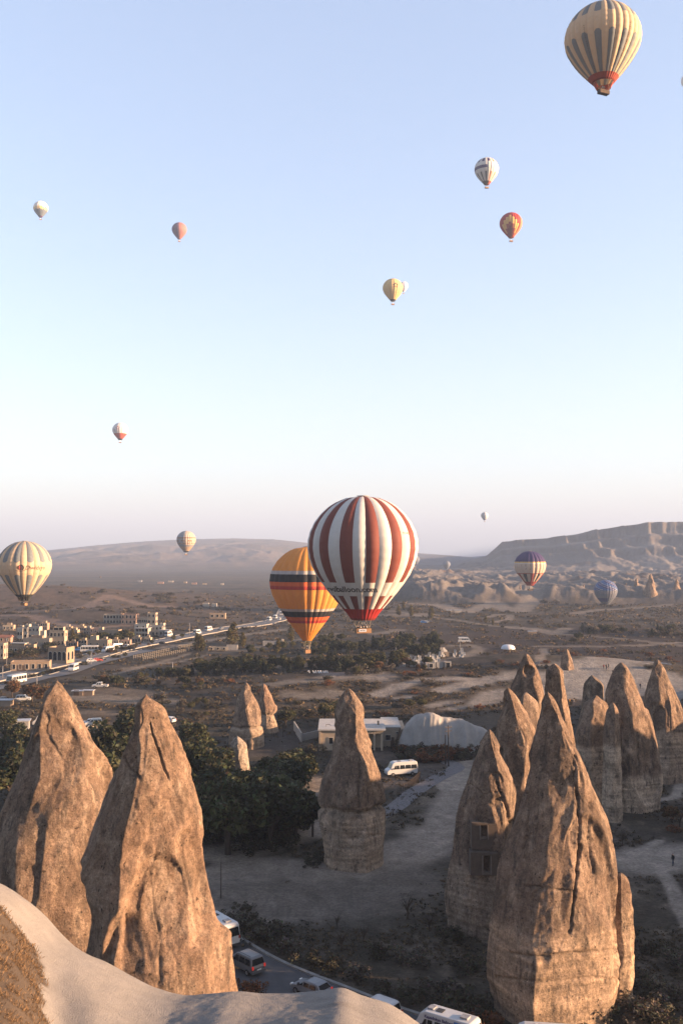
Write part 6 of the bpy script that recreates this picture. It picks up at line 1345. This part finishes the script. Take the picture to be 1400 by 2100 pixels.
plant_px([('broad', 20, 1650, 120, 1.2), ('broad', 60, 1590, 90, 1.2), ('broad', 5, 1580, 75, 1.2), ('broad', 30, 1530, 50, 1.3), ('autumn', 95, 1450, 46, 1.5), ('autumn', 66, 1440, 40, 1.5), ('rust', 90, 1530, 26, 1.1), ('broad', 15, 1500, 48, 1.3), ('autumn', 25, 1430, 36, 1.4), ('grey', 55, 1475, 20, 1.5)],
         {'broad': 'dark tree left of the left spire', 'autumn': 'brownish autumn tree between the slip road and the left spire', 'rust': 'rusty shrub beside the grey tin roof', 'grey': 'grey shrub left of the left spire'}, 'trees beside the left spire')
plant_px([('broad', 586, 1492, 40, 1.2), ('olive', 665, 1478, 38, 1.2), ('olive', 690, 1470, 34, 1.2), ('shrub', 630, 1470, 20, 1.4), ('broad', 430, 1600, 30, 1.3), ('conifer', 488, 1525, 32, 1.0), ('shrub', 640, 1545, 20, 1.5), ('shrub', 700, 1520, 18, 1.6), ('olive', 840, 1455, 22, 1.3), ('olive', 865, 1452, 20, 1.4)],
         {'broad': 'round dark tree beside the narrow paired spire', 'olive': 'olive tree near the flat-roofed building', 'shrub': 'low dark shrub in the yard behind the lone spire', 'conifer': 'small dark conifer by the pale rock stump'}, 'trees around the flat-roofed building')
_r = np.random.default_rng(9)
plant_px([('broad', _r.uniform(385, 625), _r.uniform(1600, 1735), _r.uniform(60, 105), _r.uniform(1.1, 1.5)) for i in range(16)] + [('shrub', _r.uniform(400, 640), _r.uniform(1640, 1748), _r.uniform(26, 46), _r.uniform(1.2, 1.8)) for i in range(20)], {'broad': 'dark leafy tree packed into the grove between the spires', 'shrub': 'dark undergrowth bush beneath the grove trees'}, 'trees of the dark grove')
# shrubs on the bank below the white mound
_r = np.random.default_rng(5)
plant_px([(('shrub', 'grey', 'shrub', 'rust')[i % 4], _r.uniform(828, 992), _r.uniform(1522, 1562), _r.uniform(12, 28), _r.uniform(1.0, 1.5)) for i in range(52)], {'shrub': 'dark shrub on the bank below the long white mound', 'grey': 'grey shrub on the bank below the long white mound', 'rust': 'rusty shrub on the bank below the long white mound'}, 'shrubs below the white mound')
# near valley floor: bare trees and brush
plant_px([('bare', 835, 1885, 60, 1.0), ('bare', 700, 1950, 62, 1.1), ('bare', 745, 1935, 50, 1.0), ('bare', 880, 1910, 50, 1.0), ('bare', 1393, 1700, 46, .9), ('bare', 1275, 1735, 40, .9), ('bare', 690, 1905, 40, 1.0)], 'dark bare-branched tree in the shaded valley floor', 'bare trees of the valley floor')
plant_px([('autumn', 1378, 1688, 34, 1.5), ('rust', 1385, 1705, 16, 1.6)], {'autumn': 'yellowish autumn tree by the right-hand footpath', 'rust': 'yellowish bush below the autumn tree by the footpath'}, 'plants of the right-hand slope')
plant_px([(('shrub', 'shrub', 'grey')[i % 3], x, y, h, 1.3) for i, (x, y, h) in enumerate(((545, 1930, 46), (515, 1905, 34), (590, 1955, 34), (640, 1975, 30), (680, 1990, 30), (730, 2010, 34), (790, 2040, 30), (850, 2055, 34), (900, 2040, 40), (950, 2060, 46), (980, 2090, 44), (1120, 2085, 40), (1180, 2095, 44), (1240, 2085, 40), (1300, 2080, 44), (1350, 2090, 44), (1330, 2030, 34), (1385, 2050, 40), (960, 1990, 36), (930, 1930, 30), (850, 1975, 34), (780, 1960, 30), (1340, 1960, 30), (1390, 1980, 34), (640, 1775, 18), (650, 1765, 20), (475, 1890, 26), (500, 1870, 20)))], {'shrub': 'dark brush on the valley floor between road and spires', 'grey': 'greyish brush on the valley floor between road and spires'}, 'brush of the valley floor')
plant_px([('rust', 520, 2034, 26, 1.3), ('rust', 502, 2040, 30, 1.2), ('rust', 1005, 2110, 40, 1.0), ('rust', 955, 2120, 40, 1.0)], 'orange-brown dry bush on the near roadside', 'dry bushes by the road')
# poplars and tall single trees of the plain
plant_px([('poplar', 404, 1334, 36, 1.6), ('poplar', 412, 1336, 34, 1.5), ('poplar', 480, 1320, 45, 1.6), ('poplar', 471, 1322, 34, 1.6), ('poplar', 497, 1326, 30, 1.5), ('poplar', 596, 1315, 34, 1.3), ('poplar', 570, 1340, 30, 1.2), ('poplar', 817, 1262, 20, 1.6), ('poplar', 843, 1264, 23, 1.3), ('poplar', 884, 1268, 26, 1.3), ('poplar', 827, 1250, 18, 1.3), ('poplar', 995, 1278, 16, 1.4), ('poplar', 1010, 1282, 14, 1.3), ('poplar', 148, 1318, 30, 1.2)], 'yellow-green poplar standing tall on the plain', 'poplars')
plant_px([('broad', 1186, 1314, 18, 1.2), ('bare', 1335, 1346, 16, 1.5), ('broad', 889, 1307, 14, 1.3), ('shrub', 1176, 1316, 12, 1.2)], {'broad': 'round dark tree alone in the fields', 'bare': 'thin dark tree alone on the ploughed field', 'shrub': 'small bush beside the round tree in the fields'}, 'lone trees in the fields')
# dark belt across the middle
def belt(n, x0, x1, yf, spread, kinds, h0, h1, label, group, seed, wide=(1.0, 1.4)):
    r = np.random.default_rng(seed); it = []
    for i in range(n):
        px = r.uniform(x0, x1); kd = kinds[int(r.integers(0, len(kinds)))]; it.append((kd, px, float(np.interp(px, *zip(*yf))) + r.uniform(-spread, spread), r.uniform(h0, h1), r.uniform(*wide)))
    plant_px(it, label, group)
BL = {'broad': 'dark leafy tree in the tree belt across the plain', 'conifer': 'dark conifer in the tree belt across the plain', 'olive': 'olive tree in the tree belt across the plain', 'autumn': 'brown autumn tree in the tree belt across the plain', 'grey': 'grey bush in the tree belt across the plain'}
belt(120, 400, 905, [(400, 1382), (520, 1376), (640, 1372), (760, 1372), (840, 1356), (905, 1330)], 6, ['broad', 'conifer', 'broad', 'olive', 'conifer', 'broad'], 18, 34, BL, 'dark tree belt', 1)
belt(26, 300, 420, [(300, 1388), (420, 1384)], 4, ['conifer', 'broad', 'olive'], 10, 22, BL, 'dark tree belt', 2)
belt(52, 640, 900, [(640, 1344), (760, 1332), (900, 1322)], 6, ['broad', 'broad', 'conifer'], 14, 28, BL, 'dark tree belt', 3)
belt(16, 700, 880, [(700, 1384), (880, 1368)], 5, ['autumn', 'grey', 'olive'], 10, 22, BL, 'dark tree belt', 4)
belt(24, 500, 700, [(500, 1340), (600, 1330), (700, 1318)], 6, ['broad', 'olive'], 12, 22, BL, 'dark tree belt', 5)
TL = {k: v + ' among the town houses' for k, v in dict(broad='dark leafy tree', conifer='dark conifer', olive='olive tree', autumn='brown autumn tree', shrub='dark shrub').items()}
belt(30, 20, 110, [(20, 1345), (110, 1335)], 5, ['broad', 'shrub', 'broad'], 8, 18, TL, 'trees of the town', 6)
belt(34, 150, 270, [(150, 1322), (200, 1318), (270, 1318)], 6, ['conifer', 'broad', 'conifer', 'olive'], 12, 24, TL, 'trees of the town', 7)
belt(26, 160, 400, [(160, 1352), (250, 1334), (330, 1318), (400, 1304)], 3, ['olive', 'autumn', 'shrub'], 6, 13, {k: v.replace('among the town houses', 'along the highway verge') for k, v in TL.items()}, 'trees of the verge', 8)
belt(24, 40, 260, [(40, 1394), (150, 1370), (260, 1344)], 2, ['shrub', 'broad'], 4, 9, {k: v.replace('among the town houses', 'on the strip between highway and slip road') for k, v in TL.items()}, 'trees of the verge', 9)
belt(18, 180, 420, [(180, 1405), (300, 1402), (420, 1410)], 7, ['autumn', 'shrub', 'broad', 'olive'], 10, 24, {k: v.replace('among the town houses', 'on the terraces below the highway') for k, v in TL.items()}, 'trees of the terraces', 10)
belt(14, 300, 450, [(300, 1450), (450, 1460)], 14, ['shrub', 'grey', 'olive'], 12, 22, {'shrub': 'dark shrub on the terraces below the highway', 'grey': 'grey shrub on the terraces below the highway', 'olive': 'olive tree on the terraces below the highway'}, 'trees of the terraces', 11)
belt(30, 1190, 1400, [(1190, 1296), (1280, 1300), (1400, 1302)], 5, ['broad', 'conifer', 'broad', 'grey'], 9, 20, {'broad': 'dark tree in the row beyond the ploughed field', 'conifer': 'dark conifer in the row beyond the ploughed field', 'grey': 'grey bush in the row beyond the ploughed field'}, 'tree row beyond the field', 12)
# countable shrubs dotted over the open ground
def dots(n, box, kinds, h0, h1, label, group, seed):
    r = np.random.default_rng(seed); x0, x1, y0, y1 = box
    pp = [(r.uniform(x0, x1), r.uniform(y0, y1)) for _ in range(n * 3)]; P = groundm(pp); C = ground_colour(P[:, 0], P[:, 1], P[:, 2]).mean(1); ok = [i for i in range(len(pp)) if C[i] < .06][:n]
    for i in ok:
        kd = kinds[int(r.integers(0, len(kinds)))]; p = P[i]; plant(kd, p[0], p[1], p[2], r.uniform(h0, h1) * p[1] / FPX, r.uniform(1.1, 1.7), label[kd], group)
SB = lambda w: {k: '%s %s' % (v, w) for k, v in dict(shrub='small dark shrub', grey='small greyish shrub', rust='small rusty shrub').items()}
dots(60, (430, 1000, 1385, 1470), ['shrub', 'grey', 'rust'], 5, 13, SB('on the brown knoll behind the flat-roofed building'), 'shrubs of the knoll', 21)
dots(40, (980, 1400, 1335, 1372), ['shrub', 'grey', 'rust'], 4, 10, SB('on the slopes behind the right-hand spires'), 'shrubs behind the right-hand spires', 22)
dots(60, (0, 420, 1215, 1262), ['shrub', 'grey'], 3, 9, SB('on the bare hillside above the town'), 'shrubs of the hillside', 23)
dots(70, (420, 1400, 1225, 1300), ['shrub', 'grey', 'shrub'], 3, 9, SB('on the open plain before the badlands'), 'shrubs of the plain', 24)
# low scrub and tussocks nobody could count
def scrub(n=32000):
    r = np.random.default_rng(31); py = 1215 + (2180 - 1215) * r.uniform(0, 1, n * 2) ** 1.25; px = r.uniform(-250, 1650, n * 2)
    P = groundm(list(zip(px, py))); C = ground_colour(P[:, 0], P[:, 1], P[:, 2]).mean(1); ok = np.where((C < np.where(P[:, 1] < 200, .075, .047)) & (np.hypot(P[:, 0] - 0, P[:, 1]) > 62) & (fbm(P[:, 0] / 16, P[:, 1] / 16, 5.1, 3) + r.normal(0, .10, len(P)) > -.02) & (seg_dist(P[:, 0], P[:, 1], ROAD) > 5) & (seg_dist(P[:, 0], P[:, 1], HW) > 9) & (seg_dist(P[:, 0], P[:, 1], SL) > 6))[0][:n]
    P = P[ok]; n = len(P); k = 9; s = np.clip(P[:, 1] / 330, .28, 2.2) * r.uniform(.6, 1.5, n)
    off = r.normal(size=(n, k, 3)) * np.array([.34, .34, .16]); off[..., 2] = np.abs(off[..., 2]) + .08
    pts = (P[:, None, :] + off * s[:, None, None]).reshape(-1, 3); base = np.array([[.050, .040, .024], [.030, .028, .018], [.085, .062, .034], [.060, .040, .022]])[r.integers(0, 4, n)]
    cols = np.repeat(base * r.uniform(.6, 1.3, n)[:, None], k, 0) * r.uniform(.7, 1.3, n * k)[:, None]
    me = leaf_mesh('low_scrub', pts, 1.0, cols, r); v = np.zeros(len(me.vertices) * 3); me.vertices.foreach_get('co', v); v = v.reshape(-1, 4, 3); c = pts[:, None, :]; v = c + (v - c) * (np.repeat(s, k) * .34)[:, None, None]; me.vertices.foreach_set('co', v.astype(np.float32).ravel()); me.update()
    add_prop(obj('low_scrub', me), 'low dry scrub and tussocks covering the brown ground', 'scrub', kind='stuff')
scrub()
# ------------------------------------------------------------------ morning haze: one closed box of even, thin air
def haze():
    b = MB().box(-16000, 16000, -4000, 18000, -3.0, 640)
    m = bpy.data.materials.new('haze_air'); m.use_nodes = True; n = m.node_tree.nodes
    n.remove(n['Principled BSDF']); pv = n.new('ShaderNodeVolumePrincipled')
    pv.inputs['Color'].default_value = (.34, .45, .66, 1); pv.inputs['Density'].default_value = HAZE; pv.inputs['Anisotropy'].default_value = .0
    m.node_tree.links.new(pv.outputs[0], n['Material Output'].inputs['Volume'])
    o = b.build('haze', m); add_prop(o, kind='stuff')
HAZE = 1.5e-4
haze()
